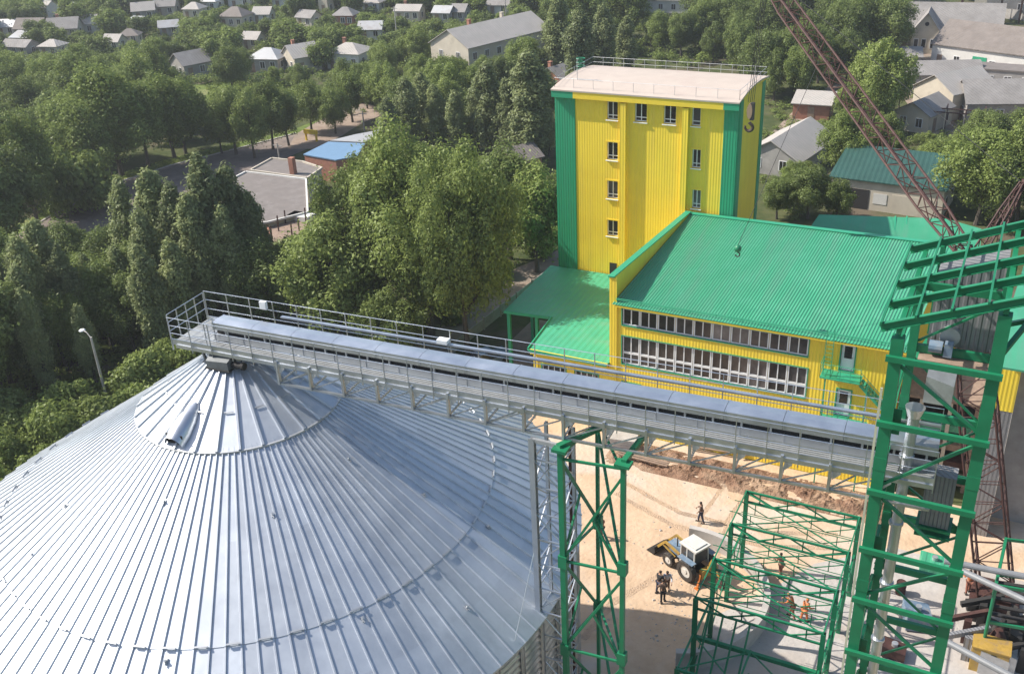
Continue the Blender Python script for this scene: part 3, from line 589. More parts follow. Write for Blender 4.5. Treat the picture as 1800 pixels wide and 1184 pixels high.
# ================================================================== CRANE (mast, luffing jib, gantry, hooks)
def lattice(mb_c, mb_l, p, q, sec, nb, w0, w1, wm=None, taper=0.15, rc=0.07, rl=0.04):
    p = Vector(p); q = Vector(q); d = (q-p); L_ = d.length; d.normalize(); a = d.cross(Vector((0, 0, 1)))
    if a.length < 0.1: a = d.cross(Vector((0, 1, 0)))
    a.normalize(); b = a.cross(d).normalized(); wm = wm or max(w0, w1)
    def wd(t):
        if t < taper: return w0+(wm-w0)*t/taper
        if t > 1-taper: return w1+(wm-w1)*(1-t)/taper
        return wm
    def pt(t, i): s = wd(t)/2; return p+d*(L_*t)+a*(s if i in (0, 3) else -s)+b*(s if i in (0, 1) else -s)
    for i in range(nb):
        t0, t1 = i/nb, (i+1)/nb
        for k in range(4):
            mb_c.tube(pt(t0, k), pt(t1, k), rc, n=6); k2 = (k+1) % 4
            mb_l.tube(pt(t0, k), pt(t0, k2), rl*0.8, n=5); mb_l.tube(pt(t0, k if i % 2 else k2), pt(t1, k2 if i % 2 else k), rl, n=5)
    for k in range(4): mb_l.tube(pt(1, k), pt(1, (k+1) % 4), rl, n=5)
M_hookc = mat('dark_hook', (0.06, 0.035, 0.03), 0.6)
M_tan = mat('tan_paint', (0.33, 0.225, 0.15), 0.6)
MB0 = Vector(G(1748, 1048)); MT = Vector(PY(1692, 436, MB0.y)); JT = Vector(PY(1346, -38, 78))
cr = thing('tower_crane', 'rusty red lattice crane with raised jib crossing the upper right of the view', 'crane', (MB0.x, MB0.y, 0))
c_, l_ = MB(), MB(); lattice(c_, l_, MB0+Vector((0, 0, 0.5)), MT, None, 16, 1.9, 0.8, 1.9, 0.42, 0.08, 0.04)
part('mast_chords', c_, M_rust, cr); part('mast_lacing', l_, M_rust, cr)
c_, l_ = MB(), MB(); lattice(c_, l_, MT, JT, None, 22, 0.6, 0.5, 0.98, 0.14, 0.075, 0.035)
part('jib_chords', c_, M_rust, cr); part('jib_lacing', l_, M_rust, cr)
GT = Vector(PY(1797, 322, MB0.y+3))
c_, l_ = MB(), MB(); lattice(c_, l_, MT+Vector((0.9, 0.4, -0.6)), GT, None, 5, 0.75, 0.2, 0.55, 0.45, 0.06, 0.03); c_.append = None if False else None
part('gantry', c_, M_rust, cr); part('gantry_lacing', l_, M_rust, cr)
mb = MB(); mb.tube(GT, GT+Vector((0.35, 0, 0.1)), 0.22, n=12); part('gantry_sheave', mb, M_rust, cr)
mb = MB(); mb.tube(GT, MT+(JT-MT)*0.97+Vector((0, 0, 0.6)), 0.02, n=5); part('pendant_line', mb, M_cable, cr)
mb = MB(); mb.box(MB0.x-1.4, MB0.x+1.4, MB0.y-1.4, MB0.y+1.4, 0, 0.25).box(MB0.x-0.9, MB0.x+0.9, MB0.y-0.9, MB0.y+0.9, 0.25, 0.5); part('base_plate', mb, M_rust, cr)
HK = Vector(PY(1318, 205, 78)); HK.x = JT.x+ (HK.x-JT.x)*1.0
hb = thing('hook_block', 'big brown hook block hanging on cables in front of the yellow tower', 'crane hook', (HK.x, HK.y, HK.z-1.4))
mb = MB()
for s in (-0.22, 0.10): mb.add([(HK.x+0.22*math.cos(t), HK.y+s+e, HK.z+0.45+0.60*math.sin(t)) for e in (0, 0.12) for t in np.linspace(0, 2*PI, 17)[:-1]], [tuple(range(16)), tuple(range(16, 32))[::-1]]+[(i, i+16, (i+1) % 16+16, (i+1) % 16) for i in range(16)])
part('cheek_plate', mb, M_tan, hb)
mb = MB(); mb.tube((HK.x, HK.y-0.1, HK.z+0.45), (HK.x, HK.y+0.1, HK.z+0.45), 0.25, n=18).box(HK.x+0.03, HK.x+0.32, HK.y-0.2, HK.y+0.2, HK.z-0.25, HK.z+1.1); part('sheave_shaded_side', mb, M_black, hb)  # black box paints shade on the block's right half, away from the sun
mb = MB(); pts = [(0, -0.45)]+[(0.30*math.cos(t)-0.02, -0.85+0.30*math.sin(t)) for t in np.linspace(R(75), R(-200), 16)]
for i in range(len(pts)-1):
    r0 = 0.13-0.06*max(0, (i-9)/8); mb.tube((HK.x+pts[i][0], HK.y, HK.z+pts[i][1]), (HK.x+pts[i+1][0], HK.y, HK.z+pts[i+1][1]), r0, r0-0.003, n=8)
part('hook', mb, M_hookc, hb)
mb = MB()
for k, dx in enumerate((-0.25, -0.05, 0.12, 0.3)): mb.tube((HK.x+dx*0.8, HK.y, HK.z+1.1), (JT.x+dx*0.6, JT.y, JT.z), 0.022, n=5)
part('cable', mb, M_cable, hb)
AH = Vector(PY(1297, 437, 64)); t = thing('ball_hook', 'small hook hanging on a thin cable over the ribbed green roof', 'crane hook', tuple(AH))
mb = MB(); mb.lathe((AH.x, AH.y, AH.z), [(0, -0.28), (0.2, -0.18), (0.26, 0), (0.2, 0.18), (0.05, 0.28), (0, 0.28)], 14); part('ball', mb, M_gsteel, t, smooth=True)
mb = MB(); pts = [(0.16*math.cos(a), -0.42+0.16*math.sin(a)) for a in np.linspace(R(90), R(-170), 10)]
for i in range(9): mb.tube((AH.x+pts[i][0], AH.y, AH.z+pts[i][1]), (AH.x+pts[i+1][0], AH.y, AH.z+pts[i+1][1]), 0.045, n=6)
part('hook', mb, M_black, t)
tt = (AH.y-MT.y)/(JT.y-MT.y); JP = Vector((AH.x+0.3, AH.y, 33.0)); JP = MT+(JT-MT)*0.66
mb = MB(); mb.tube((AH.x, AH.y, AH.z+0.27), (JP.x, JP.y, JP.z-0.6), 0.02, n=5); part('cable', mb, M_cable, t)
# ================================================================== MAIN YELLOW HALL with green ribbed roof
YF = 65.0; BX0, BX1 = -25.6, -4.6; YB = 80.3
def skx(x, y): return x+(y-YF)*0.066      # side walls run slightly skew to the front
mh = thing('yellow_hall', 'long yellow hall with ribbed green roof and ribbon windows', 'factory hall', (-14.5, 72, 0))
mb = MB(); poly = [(BX0+0.03, YF), (BX1, YF), (skx(BX1, YB), YB), (skx(BX0+0.03, YB), YB)]
EAV, RDG = 11.35, 13.15
# wall with window openings cut in the front: strips between openings
mb.prism([(BX0+0.03, YF+0.30), (BX1, YF+0.30), (skx(BX1, YB), YB), (skx(BX0+0.03, YB), YB)], 0, [EAV-0.2, EAV-0.2, RDG-0.25, RDG-0.25])
OP = []   # x0,x1,z0,z1
w1 = (-24.62, -10.75, 9.55, 10.92); w2 = (-24.62, -10.65, 6.22, 8.60); w3 = (-21.4, -11.0, 2.3, 4.3); w3b = (-24.6, -23.1, 2.9, 4.6)
d1 = (-8.52, -7.60, 8.95, 11.02); d2 = (-8.50, -7.55, 5.35, 7.45)
ops = [w1, w2, w3, w3b, d1, d2]
xs = sorted({BX0+0.03, BX1, *[o[0] for o in ops], *[o[1] for o in ops]}); zs = sorted({0, EAV-0.1, *[o[2] for o in ops], *[o[3] for o in ops]})
for i in range(len(xs)-1):
    run = None
    for j in range(len(zs)-1):
        xm, zm = (xs[i]+xs[i+1])/2, (zs[j]+zs[j+1])/2; hole = any(o[0] < xm < o[1] and o[2] < zm < o[3] for o in ops)
        if not hole: run = run if run is not None else zs[j]
        if hole or j == len(zs)-2:
            if run is not None: mb.box(xs[i], xs[i+1], YF, YF+0.28, run, zs[j] if hole else zs[j+1])
            run = None
part('wall', mb, M_ysid, mh)
mb = MB(); mb.box(BX0-0.02, BX0+0.55, YF-0.10, YF-0.003, 0, 13.35); part('corner_pilaster', mb, M_ysid, mh)
mb = MB(); mb.box(BX1-0.5, BX1+0.04, YF-0.08, YF-0.003, 0, EAV-0.1); part('corner_pilaster', mb, M_ysid, mh)
# roof: real corrugated sheet, pitch 0.2 m
mb = MB(); n = int((BX1+0.35-(BX0+0.30))/0.055); ov = YF-0.50; ezf = EAV+0.10
vs = []; prof_ = [0, 0.045, 0.05, 0.005]
for i in range(n+1):
    x = BX0+0.30+i*0.055; h = prof_[i % 4]
    vs += [(x, ov, ezf+h-0.10), (skx(x, YB+0.1), YB+0.1, RDG+h)]
mb.add(vs, [(2*i, 2*i+2, 2*i+3, 2*i+1) for i in range(n)])
rf = part('roof', mb, M_groof, mh)
mb = MB(); mb.beam((skx(BX0+0.3, YB), YB+0.12, RDG+0.07), (skx(BX1+0.35, YB), YB+0.12, RDG+0.07), 0.5, 0.06); part('ridge_cap', mb, M_gtrim, rf)
mb = MB(); z0 = ezf+0.16; yy = YF-0.1
for i in range(12):
    x = BX0+0.6+i*1.9; mb.beam((x, yy, z0-0.12), (x, yy, z0+0.10), 0.04)
mb.tube((BX0+0.5, yy, z0+0.10), (BX1+0.2, yy, z0+0.10), 0.03, n=6).tube((BX0+0.5, yy, z0-0.0), (BX1+0.2, yy, z0-0.0), 0.025, n=6); part('snow_rail', mb, M_gtrim, rf)
mb = MB(); mb.box(BX0+0.56, BX1+0.3, ov+0.03, ov+0.08, ezf-0.27, ezf-0.135).box(BX0+0.56, BX1+0.3, ov+0.085, YF-0.003, ezf-0.27, ezf-0.22); part('fascia', mb, M_ytrim, mh)
# parapet on the left gable
pf0, pb0 = 13.4, 13.3
mb = MB(); mb.prism([(BX0, YF), (BX0+0.28, YF), (skx(BX0+0.28, YB), YB), (skx(BX0, YB), YB)], [EAV-0.3, EAV-0.3, RDG-0.4, RDG-0.4], [pf0, pf0, pb0, pb0]); part('parapet', mb, M_ysid, mh)
mb = MB(); mb.prism([(BX0-0.12, YF-0.18), (BX0+0.38, YF-0.18), (skx(BX0+0.38, YB+.1), YB+.1), (skx(BX0-0.12, YB+.1), YB+.1)], [pf0, pf0, pb0, pb0], [pf0+0.09, pf0+0.09, pb0+0.09, pb0+0.09]); part('coping', mb, M_gtrim, mh)
# windows
def window(parent, x0, x1, z0, z1, y, nx, zsplit=(), fr=0.06, tf=0.45, frm=M_white, glass=M_glass, dep=0.14):
    fm = MB(); y0, y1 = y+dep-0.06, y+dep
    fm.box(x0, x0+fr, y0, y1, z0, z1).box(x1-fr, x1, y0, y1, z0, z1).box(x0+fr, x1-fr, y0, y1, z0, z0+fr).box(x0+fr, x1-fr, y0, y1, z1-fr, z1)
    for i in range(1, nx): x = x0+(x1-x0)*i/nx; fm.box(x-fr*0.45, x+fr*0.45, y0+0.002, y1-0.002, z0+fr, z1-fr)
    for z in zsplit: fm.box(x0+fr, x1-fr, y0+0.004, y1-0.004, z-fr*tf, z+fr*tf)
    f = part('window', fm, frm, parent)
    g = MB(); g.box(x0+0.01, x1-0.01, y1+0.003, y1+0.03, z0+0.01, z1-0.01); part('pane', g, glass, f); return f
def surround(parent, o, y, m, t=0.07):
    mb = MB(); a, b, c, d = o
    mb.box(a-t, a, y-0.04, y+0.10, c-t, d+t).box(b, b+t, y-0.04, y+0.10, c-t, d+t).box(a, b, y-0.04, y+0.10, d, d+t).box(a, b, y-0.07, y+0.10, c-t, c); return part('window_surround', mb, m, parent)
for o, nu, ny in ((w1, 10, ()), (w2, 10, (0.36, 0.42)), (w3, 7, (0.5,)), (w3b, 1, (0.5,))):
    surround(mh, o, YF, M_gtrim)
    for i in range(nu):
        a = o[0]+(o[1]-o[0])*i/nu+0.02; b = o[0]+(o[1]-o[0])*(i+1)/nu-0.02; sp = (o[2]+(o[3]-o[2])*0.40,) if o is w2 else ()
        window(mh, a, b, o[2], o[3], YF, 2, sp, 0.085, 1.1)
for o in (d1, d2):
    surround(mh, o, YF, M_gtrim, 0.09); x0, x1, z0, z1 = o
    dm = MB(); dm.box(x0+0.02, x1-0.02, YF+0.10, YF+0.16, z0, z1); dr = part('door', dm, M_white, mh)
    g = MB(); g.box(x0+0.2, x1-0.2, YF+0.085, YF+0.098, z0+0.95, z1-0.2); part('door_glass', g, M_glass, dr)
    g = MB(); g.box(x1-0.2, x1-0.12, YF+0.06, YF+0.099, z0+1.0, z0+1.06); part('handle', g, M_galvdark, dr)
# balcony, stair and roof ladder
bl = thing('fire_stair', 'green steel balcony and stair at the right end of the yellow hall', 'stairs', (-8, YF-0.7, 0))
mb = MB(); mb.box(-9.6, -6.9, YF-1.35, YF-0.11, 8.78, 8.86); part('landing', mb, M_gtrim, bl)
mb = MB(); mb.box(-9.3, -6.2, YF-1.35, YF-0.11, 5.2, 5.28); part('landing', mb, M_gtrim, bl)
def rail(pts, h=1.05):
    mb = MB()
    for a, b in zip(pts[:-1], pts[1:]):
        a = Vector(a); b = Vector(b); n = max(1, int((b-a).length/0.6))
        for i in range(n+1): p = a.lerp(b, i/n); mb.beam(p, p+Vector((0, 0, h)), 0.03)
        for hh_ in (h, h*0.66, h*0.33): mb.tube(a+Vector((0, 0, hh_)), b+Vector((0, 0, hh_)), 0.02, n=5)
    return mb
part('railing', rail([(-9.6, YF-0.15, 8.86), (-9.6, YF-1.3, 8.86), (-6.9, YF-1.3, 8.86)]), M_gtrim, bl)
part('railing', rail([(-9.3, YF-0.15, 5.28), (-9.3, YF-1.3, 5.28), (-6.2, YF-1.3, 5.28)]), M_gtrim, bl)
mb = MB(); mb.beam((-6.9, YF-1.2, 8.7), (-4.4, YF-1.2, 6.3), 0.06, 0.22).beam((-6.9, YF-0.4, 8.7), (-4.4, YF-0.4, 6.3), 0.06, 0.22)
for i in range(11): x = -6.8+i*0.23; z = 8.62-i*0.22; mb.box(x, x+0.22, YF-1.15, YF-0.45, z, z+0.03)
part('stair_flight', mb, M_gtrim, bl); part('railing', rail([(-6.9, YF-1.3, 8.7), (-4.4, YF-1.3, 6.3)], 1.0), M_gtrim, bl)
mb = MB()
for x in (-9.45, -8.95): mb.beam((x, YF-0.95, 8.8), (x, YF-0.95, 12.4), 0.05)
for i in range(11): mb.beam((-9.45, YF-0.95, 9.0+i*0.32), (-8.95, YF-0.95, 9.0+i*0.32), 0.03)
part('ladder', mb, M_gtrim, bl)
mb = MB()
for x in (-9.2, -6.4): mb.beam((x, YF-1.25, 0), (x, YF-1.25, 8.78), 0.09)
part('post', mb, M_gtrim, bl)
# ------------------------------------------------ annex with canopy
an = thing('annex', 'low yellow annex with flat green roof at the left end of the hall', 'annex', (-29, 68, 0))
AX0 = -32.2
ao = [(-31.5, -29.4, 2.6, 4.75), (-28.6, -26.6, 2.6, 4.75)]
mb = MB(); xs = [AX0, ao[0][0], ao[0][1], ao[1][0], ao[1][1], BX0-0.03]
for i in range(5):
    hole = i in (1, 3)
    if hole: mb.box(xs[i], xs[i+1], YF, YF+0.3, 0, 2.6).box(xs[i], xs[i+1], YF, YF+0.3, 4.75, 5.9)
    else: mb.box(xs[i], xs[i+1], YF, YF+0.3, 0, 5.9)
mb.box(AX0, AX0+0.3, YF+0.305, 70.5, 0, 5.75).box(AX0+0.3, BX0-0.03, YF+0.8, 70.5, 0, 5.75); part('wall', mb, M_ysid, an)
for o in ao: surround(an, o, YF, M_gtrim); window(an, *o, YF, 4, (), 0.07)
mb = MB(); mb.box(AX0-0.1, BX0-0.04, YF-0.5, YF-0.42, 5.75, 6.2).box(AX0-0.1, BX0-0.04, YF-0.42, YF-0.004, 5.75, 5.8); part('fascia', mb, M_ytrim, an)
for x in (AX0, -29.0): mb = MB(); mb.box(x-0.02, x+0.36, YF-0.08, YF-0.004, 0, 5.75); part('pilaster', mb, M_ytrim, an)
zc = 6.05
pp = [(AX0-0.3, YF-0.55), (BX0-0.06, YF-0.55), (skx(BX0-0.06, 80.8), 80.8), (-37.9, 80.8), (-37.5, 70.2), (-33.1, 70.6)]
mb = MB(); mb.prism(pp, zc, zc+0.10); part('roof', mb, M_gflat, an)
mb = MB()
mb.beam((AX0-0.28, YF-0.5, zc+0.12), (-33.1, 70.5, zc+0.12), 0.10, 0.22).beam((-33.1, 70.55, zc+0.02), (-37.5, 70.15, zc+0.02), 0.10, 0.26); part('roof_trim', mb, M_gtrim, an)
mb = MB(); mb.box(AX0-0.15, BX0-0.1, YF-0.58, YF-0.52, zc-0.1, zc+0.13); part('gutter', mb, M_gtrim, an)
for x, y in ((-37.2, 70.5), (-34.6, 70.7), (-37.4, 75.5), (-33.3, 70.9)):
    mb = MB(); mb.beam((x, y, 0), (x, y, zc), 0.28, 0.28, (0, 1, 0)); part('canopy_post', mb, M_gtrim, an)

# ================================================================== TALL YELLOW TOWER
TY = 81.0; a = PY(975, 155, TY); b = PY(1300, 178, TY)
TX0, TX1, TZ = a[0], b[0], (a[2]+b[2])/2-0.05; TYB = TY+8.8
g0 = PY(1012, 250, TY)[0]; g1 = PY(1271, 250, TY)[0]
yt = thing('yellow_tower', 'tall yellow windowed tower block with green corner strips and pale roof', 'tower block', ((TX0+TX1)/2, TY+4.4, 0))
tw = []
for px, cols_ in (((1067, 1086), ((178, 211), (249, 282), (317, 350), (386, 416))), ((1116, 1137), ((181, 215),)), ((1167, 1188), ((184, 219),)), ((1217, 1231), ((187, 222), (262, 296), (333, 367)))):
    for (u, v) in cols_:
        p = PY(px[0], u, TY); q = PY(px[1], v, TY); tw.append((p[0], q[0], q[2], p[2]))
xs = sorted({round(t, 3) for o in tw for t in (o[0], o[1])} | {round(g0, 3), round(g1, 3)})
mb = MB()
for i in range(len(xs)-1):
    xm = (xs[i]+xs[i+1])/2; hs = sorted([o for o in tw if o[0]-0.01 < xm < o[1]+0.01], key=lambda o: o[2]); z = 0
    for o in hs:
        if o[2] > z: mb.box(xs[i], xs[i+1], TY, TY+0.3, z, o[2])
        z = o[3]
    mb.box(xs[i], xs[i+1], TY, TY+0.3, z, TZ-0.3)
mb.box(TX0+0.05, TX1-0.05, TY+0.55, TYB-0.3, 0, TZ-0.35)
part('wall', mb, M_ysid, yt)
mb = MB(); mb.box(TX1-0.3, TX1, TY+1.3, TYB-1.3, 0, TZ-0.1); part('side_wall', mb, M_ysid, yt)
mb = MB(); mb.box(TX0, TX0+0.3, TY+0.31, TYB, 0, TZ-0.1).box(TX0+0.3, TX1-0.3, TYB-0.29, TYB, 0, TZ-0.1); part('side_wall', mb, M_gsid, yt)
for x0, x1 in ((TX0, g0-0.002), (g1+0.002, TX1)):
    mb = MB(); mb.box(x0, x1, TY-0.06, TY+0.30, 0, TZ-0.3); part('corner_strip', mb, M_gsid, yt)
mb = MB(); mb.box(TX1-0.3, TX1+0.05, TY+0.305, TY+1.29, 0, TZ-0.1); part('corner_strip', mb, M_gsid, yt)
mb = MB(); mb.box(TX1-0.3, TX1+0.05, TYB-1.29, TYB-0.3, 0, TZ-0.1); part('corner_strip', mb, M_gsid, yt)
for px in (1098, 1206):
    x = PY(px, 260, TY)[0]; mb = MB(); mb.box(x-0.30, x+0.22, TY-0.42, TY-0.003, 0, TZ-0.75); part('pilaster', mb, M_ysid, yt)
for o in tw:
    surround(yt, o, TY, M_ytrim, 0.12); x0, x1, z0, z1 = o; window(yt, x0, x1, z0, z1, TY, 2 if x1-x0 > 0.75 else 1, (z0+(z1-z0)*0.22,), 0.075, dep=0.22)
    mb = MB(); mb.box(x0-0.08, x1+0.08, TY-0.16, TY-0.072, z0-0.10, z0-0.03); part('sill', mb, M_white, yt)
for x0, x1, m in ((TX0-0.12, g0-0.002, M_gtrim), (g0, g1, M_ytrim), (g1+0.002, TX1+0.12, M_gtrim)):
    mb = MB(); mb.box(x0, x1, TY-0.5, TY-0.42, TZ-0.62, TZ+0.02).box(x0, x1, TY-0.42, TY-0.062, TZ-0.62, TZ-0.56); part('fascia', mb, m, yt)
mb = MB(); n = 14; vs = []
for i in range(n+1):
    t = i/n; y = TY-0.55+t*(TYB+0.5-TY+0.55); z = TZ+0.02+0.42*math.sin(PI*t)**0.9
    for x in (TX0-0.15, TX1+0.15): vs += [(x, y, z+0.05), (x, y, z-0.07)]
fs = [];
for i in range(n):
    k = 4*i; fs += [(k, k+2, k+6, k+4), (k, k+4, k+5, k+1), (k+2, k+3, k+7, k+6), (k+1, k+5, k+7, k+3)]
fs += [(0, 1, 3, 2), (4*n, 4*n+2, 4*n+3, 4*n+1)]
mb.add(vs, fs); rf = part('roof', mb, M_membrane, yt)
for x0, x1 in ((TX0, TX0+0.25), (TX1-0.25, TX1)):
    mb = MB(); vs = []
    for i in range(n+1):
        t = i/n; y = TY+t*(TYB-TY); z = TZ-0.07+0.42*math.sin(PI*(0.06+0.88*t))**0.9
        for x in (x0, x1): vs += [(x, y, TZ-0.14), (x, y, max(z, TZ-0.12))]
    fs = []
    for i in range(n): k4 = 4*i; fs += [(k4, k4+1, k4+5, k4+4), (k4+2, k4+6, k4+7, k4+3)]
    mb.add(vs, fs); part('gable_panel', mb, M_ysid, yt)
mb = MB()
for p, q, n in (((TX0, TYB), (TX1, TYB), 16), ((TX0, TY), (TX0, TYB), 4), ((TX1, TY), (TX1, TYB), 4), ((TX0, TY), (TX1, TY), 9)):
    pv = Vector((*p, TZ)); qv = Vector((*q, TZ)); back = p[1] == q[1] == TYB or p[0] == q[0]
    for i in range(n+1): m_ = pv.lerp(qv, i/n); mb.beam(m_, m_+Vector((0, 0, 0.95)), 0.028)
    mb.tube(pv+Vector((0, 0, 0.95)), qv+Vector((0, 0, 0.95)), 0.016, n=5)
    if back: mb.tube(pv+Vector((0, 0, 0.5)), qv+Vector((0, 0, 0.5)), 0.014, n=5)
part('roof_railing', mb, M_galvdark, rf)
mb = MB(); mb.tube((TX0+1.3, TY+2, TZ+.3), (TX0+1.3, TY+2, TZ+2.2), 0.03, n=6).box(TX0+1.3, TX0+3.6, TY+1.98, TY+2.02, TZ+0.45, TZ+0.5); part('aerial_mast', mb, M_galvdark, rf)
mb = MB()   # green ladder hoop at the rear left corner
for k in range(6):
    z = TZ-0.6+k*0.35
    for j in range(8): t0 = 2*PI*j/8; t1 = 2*PI*(j+1)/8; mb.tube((TX0-0.5+0.4*math.cos(t0), TY+7+0.4*math.sin(t0), z), (TX0-0.5+0.4*math.cos(t1), TY+7+0.4*math.sin(t1), z), 0.03, n=5)
part('ladder_cage', mb, M_gtrim, yt)
p = PY(1078, 460, TY); mb = MB(); mb.box(p[0]-0.35, p[0]+0.35, TY-0.05, TY-0.004, zc+0.1, zc+1.2); part('door', mb, M_dark, yt)

# ================================================================== LOW GREEN HALL behind
bh = thing('green_hall', 'low hall with plain green hipped roof behind the yellow hall', 'hall', (3, 92, 0))
e = [G(1395, 440, 10.2), G(1722, 462, 10.2), G(1725, 402, 11.6), G(1662, 384, 12.0), G(1440, 377, 12.0)]
mb = MB(); mb.add([tuple(t) for t in e]+[(t[0], t[1], t[2]-0.2) for t in e], [(0, 1, 2, 3, 4), (9, 8, 7, 6, 5)]+[(k, k+5, (k+1) % 5+5, (k+1) % 5) for k in range(5)]); part('roof', mb, M_groof, bh)
mb = MB(); cc = np.mean(e, axis=0); mb.prism([tuple(cc[:2]+(t[:2]-cc[:2])*0.96) for t in e], 0, [9.9, 9.9, 11.2, 11.6, 11.6]); part('wall', mb, M_ysid, bh)
for x in (1570, 1590):
    p, q = G(x, 450, 10.2), G(x+4, 381, 12.0); mb = MB(); mb.beam((p[0], p[1], 10.3), (q[0], q[1], 12.06), 0.12, 0.05); part('seam_cap', mb, M_gtrim, bh)
gw = thing('side_wing', 'shaded yellow wall end and green roof seen right of the elevator tower', 'building', (4, 62, 0))
p0 = PY(1765, 560, 62); p1 = PY(1792, 660, 62)  # roof front edge drawn far forward so its overhang shades the yellow wall
mb = MB(); mb.box(p0[0], p1[0]+0.05, 62, 64.2, 9.7, 13.8); part('wall', mb, M_ysid, gw); mb = MB(); mb.box(p0[0]+0.02, p1[0]+0.03, 62.02, 64.2, 0, 9.69); part('wall', mb, M_gcorr, gw); mb = MB(); mb.prism([(p0[0]-0.2, 59.6), (p1[0]+3.5, 59.6), (p1[0]+3.9, 79), (p0[0]+1.0, 79)], 13.82, 13.95); part('roof', mb, M_groof, gw)  # grey lower wall is a dark stand-in for ground lying in shadow
mb = MB(); mb.box(p1[0]+0.15, p1[0]+3.3, 64.5, 78.8, 0, 13.8); part('wall', mb, M_greywall, gw)
# ================================================================== GROUND, ROADS, YARD
def gmat(name, c1, c2, sc, c3=None, bump=0.3):
    m = bpy.data.materials.new(name); m.use_nodes = True; nt = m.node_tree; N = nt.nodes; L = nt.links; p = N['Principled BSDF']; p.inputs['Roughness'].default_value = 0.95; p.inputs['Specular IOR Level'].default_value = 0.1
    geo = N.new('ShaderNodeNewGeometry'); no = N.new('ShaderNodeTexNoise'); no.inputs['Scale'].default_value = sc; no.inputs['Detail'].default_value = 9; no.inputs['Roughness'].default_value = 0.7; L.new(geo.outputs['Position'], no.inputs['Vector'])
    cr_ = N.new('ShaderNodeValToRGB'); cr_.color_ramp.elements[0].position = 0.36; cr_.color_ramp.elements[0].color = (*c1, 1); cr_.color_ramp.elements[1].position = 0.64; cr_.color_ramp.elements[1].color = (*c2, 1)
    L.new(no.outputs['Fac'], cr_.inputs['Fac']); out = cr_.outputs[0]
    if c3:
        n2 = N.new('ShaderNodeTexNoise'); n2.inputs['Scale'].default_value = sc*0.23; n2.inputs['Detail'].default_value = 7; n2.inputs['Distortion'].default_value = 1.0; L.new(geo.outputs['Position'], n2.inputs['Vector'])
        mr = N.new('ShaderNodeMapRange'); mr.inputs['From Min'].default_value = 0.5; mr.inputs['From Max'].default_value = 0.66; L.new(n2.outputs['Fac'], mr.inputs['Value'])
        mx = N.new('ShaderNodeMix'); mx.data_type = 'RGBA'; mx.inputs[7].default_value = (*c3, 1); L.new(mr.outputs[0], mx.inputs[0]); L.new(out, mx.inputs[6]); out = mx.outputs[2]
    L.new(out, p.inputs['Base Color'])
    nb = N.new('ShaderNodeTexNoise'); nb.inputs['Scale'].default_value = sc*6; nb.inputs['Detail'].default_value = 6; L.new(geo.outputs['Position'], nb.inputs['Vector'])
    b = N.new('ShaderNodeBump'); b.inputs['Strength'].default_value = bump; b.inputs['Distance'].default_value = 0.15; L.new(nb.outputs['Fac'], b.inputs['Height']); L.new(b.outputs[0], p.inputs['Normal'])
    return m
GM_ground = gmat('ground_soil_grass', (0.045, 0.065, 0.022), (0.10, 0.105, 0.045), 0.35, (0.13, 0.105, 0.075))
GM_grass = gmat('short_grass', (0.09, 0.13, 0.03), (0.15, 0.19, 0.05), 0.6, (0.19, 0.20, 0.08))
GM_sand = gmat('yard_sand', (0.475, 0.335, 0.22), (0.575, 0.42, 0.29), 0.45, (0.54, 0.46, 0.38), 0.5)
GM_slab = gmat('yard_concrete', (0.38, 0.35, 0.325), (0.47, 0.435, 0.40), 0.6, (0.40, 0.345, 0.30))
GM_road = gmat('old_asphalt', (0.155, 0.128, 0.115), (0.215, 0.178, 0.158), 0.5, (0.29, 0.235, 0.20))
GM_path = gmat('dirt_path', (0.25, 0.19, 0.15), (0.34, 0.265, 0.21), 0.5, (0.22, 0.19, 0.16))
GM_bank = gmat('red_brown_soil', (0.17, 0.095, 0.06), (0.32, 0.20, 0.135), 1.6, (0.36, 0.25, 0.17), 0.9)
mb = MB(); mb.add([(-1600, -800, 0), (1600, -800, 0), (1600, 2400, 0), (-1600, 2400, 0)], [(0, 1, 2, 3)]); struct('ground', mb, GM_ground)
def sheet(name, pts, m, z, world=False):
    mb = MB(); P_ = [(p[0], p[1], z) if world else (*G(*p)[:2], z) for p in pts]; mb.add(P_, [tuple(range(len(P_)))]); o = struct(name, mb, m)
    if o.data.polygons[0].normal.z < 0: o.data.flip_normals()
    return o
sheet('yard', [(-19, 12), (22, 12), (22, 64.95), (-33.2, 64.95), (-33, 60), (-24, 47)], GM_sand, 0.006, True)
sheet('concrete_pad', [(-10.5, 36.5), (12, 36.5), (12, 58), (-3, 58.5), (-7.3, 54.8), (-10, 50), (-12.2, 47)], GM_slab, 0.012, True)
sheet('road', [(-70, 462), (60, 398), (170, 334), (300, 292), (420, 262), (520, 236), (590, 205), (625, 190), (660, 200), (600, 240), (540, 262), (470, 292), (352, 340), (335, 395), (215, 418), (70, 468), (-70, 540)], GM_road, 0.02)
sheet('verge', [(-70, 440), (60, 380), (170, 318), (300, 278), (420, 250), (520, 226), (590, 198), (590, 205), (520, 236), (420, 262), (300, 292), (170, 334), (60, 398), (-70, 462)], GM_grass, 0.012)
sheet('meadow', [(330, 150), (470, 138), (560, 150), (560, 185), (470, 205), (380, 235), (340, 210)], GM_grass, 0.012)
sheet('dirt_path', [(600, 720), (760, 640), (880, 545), (985, 480), (1060, 430), (1060, 400), (960, 450), (905, 472), (830, 540), (720, 610), (560, 690)], GM_path, 0.02)
sheet('track', [(505, 262), (520, 236), (600, 190), (640, 182), (690, 195), (640, 215), (560, 262)], GM_path, 0.026)
sheet('side_lane', [(1340, 250), (1400, 190), (1440, 165), (1470, 140), (1500, 150), (1470, 185), (1420, 215), (1380, 270)], GM_path, 0.02)
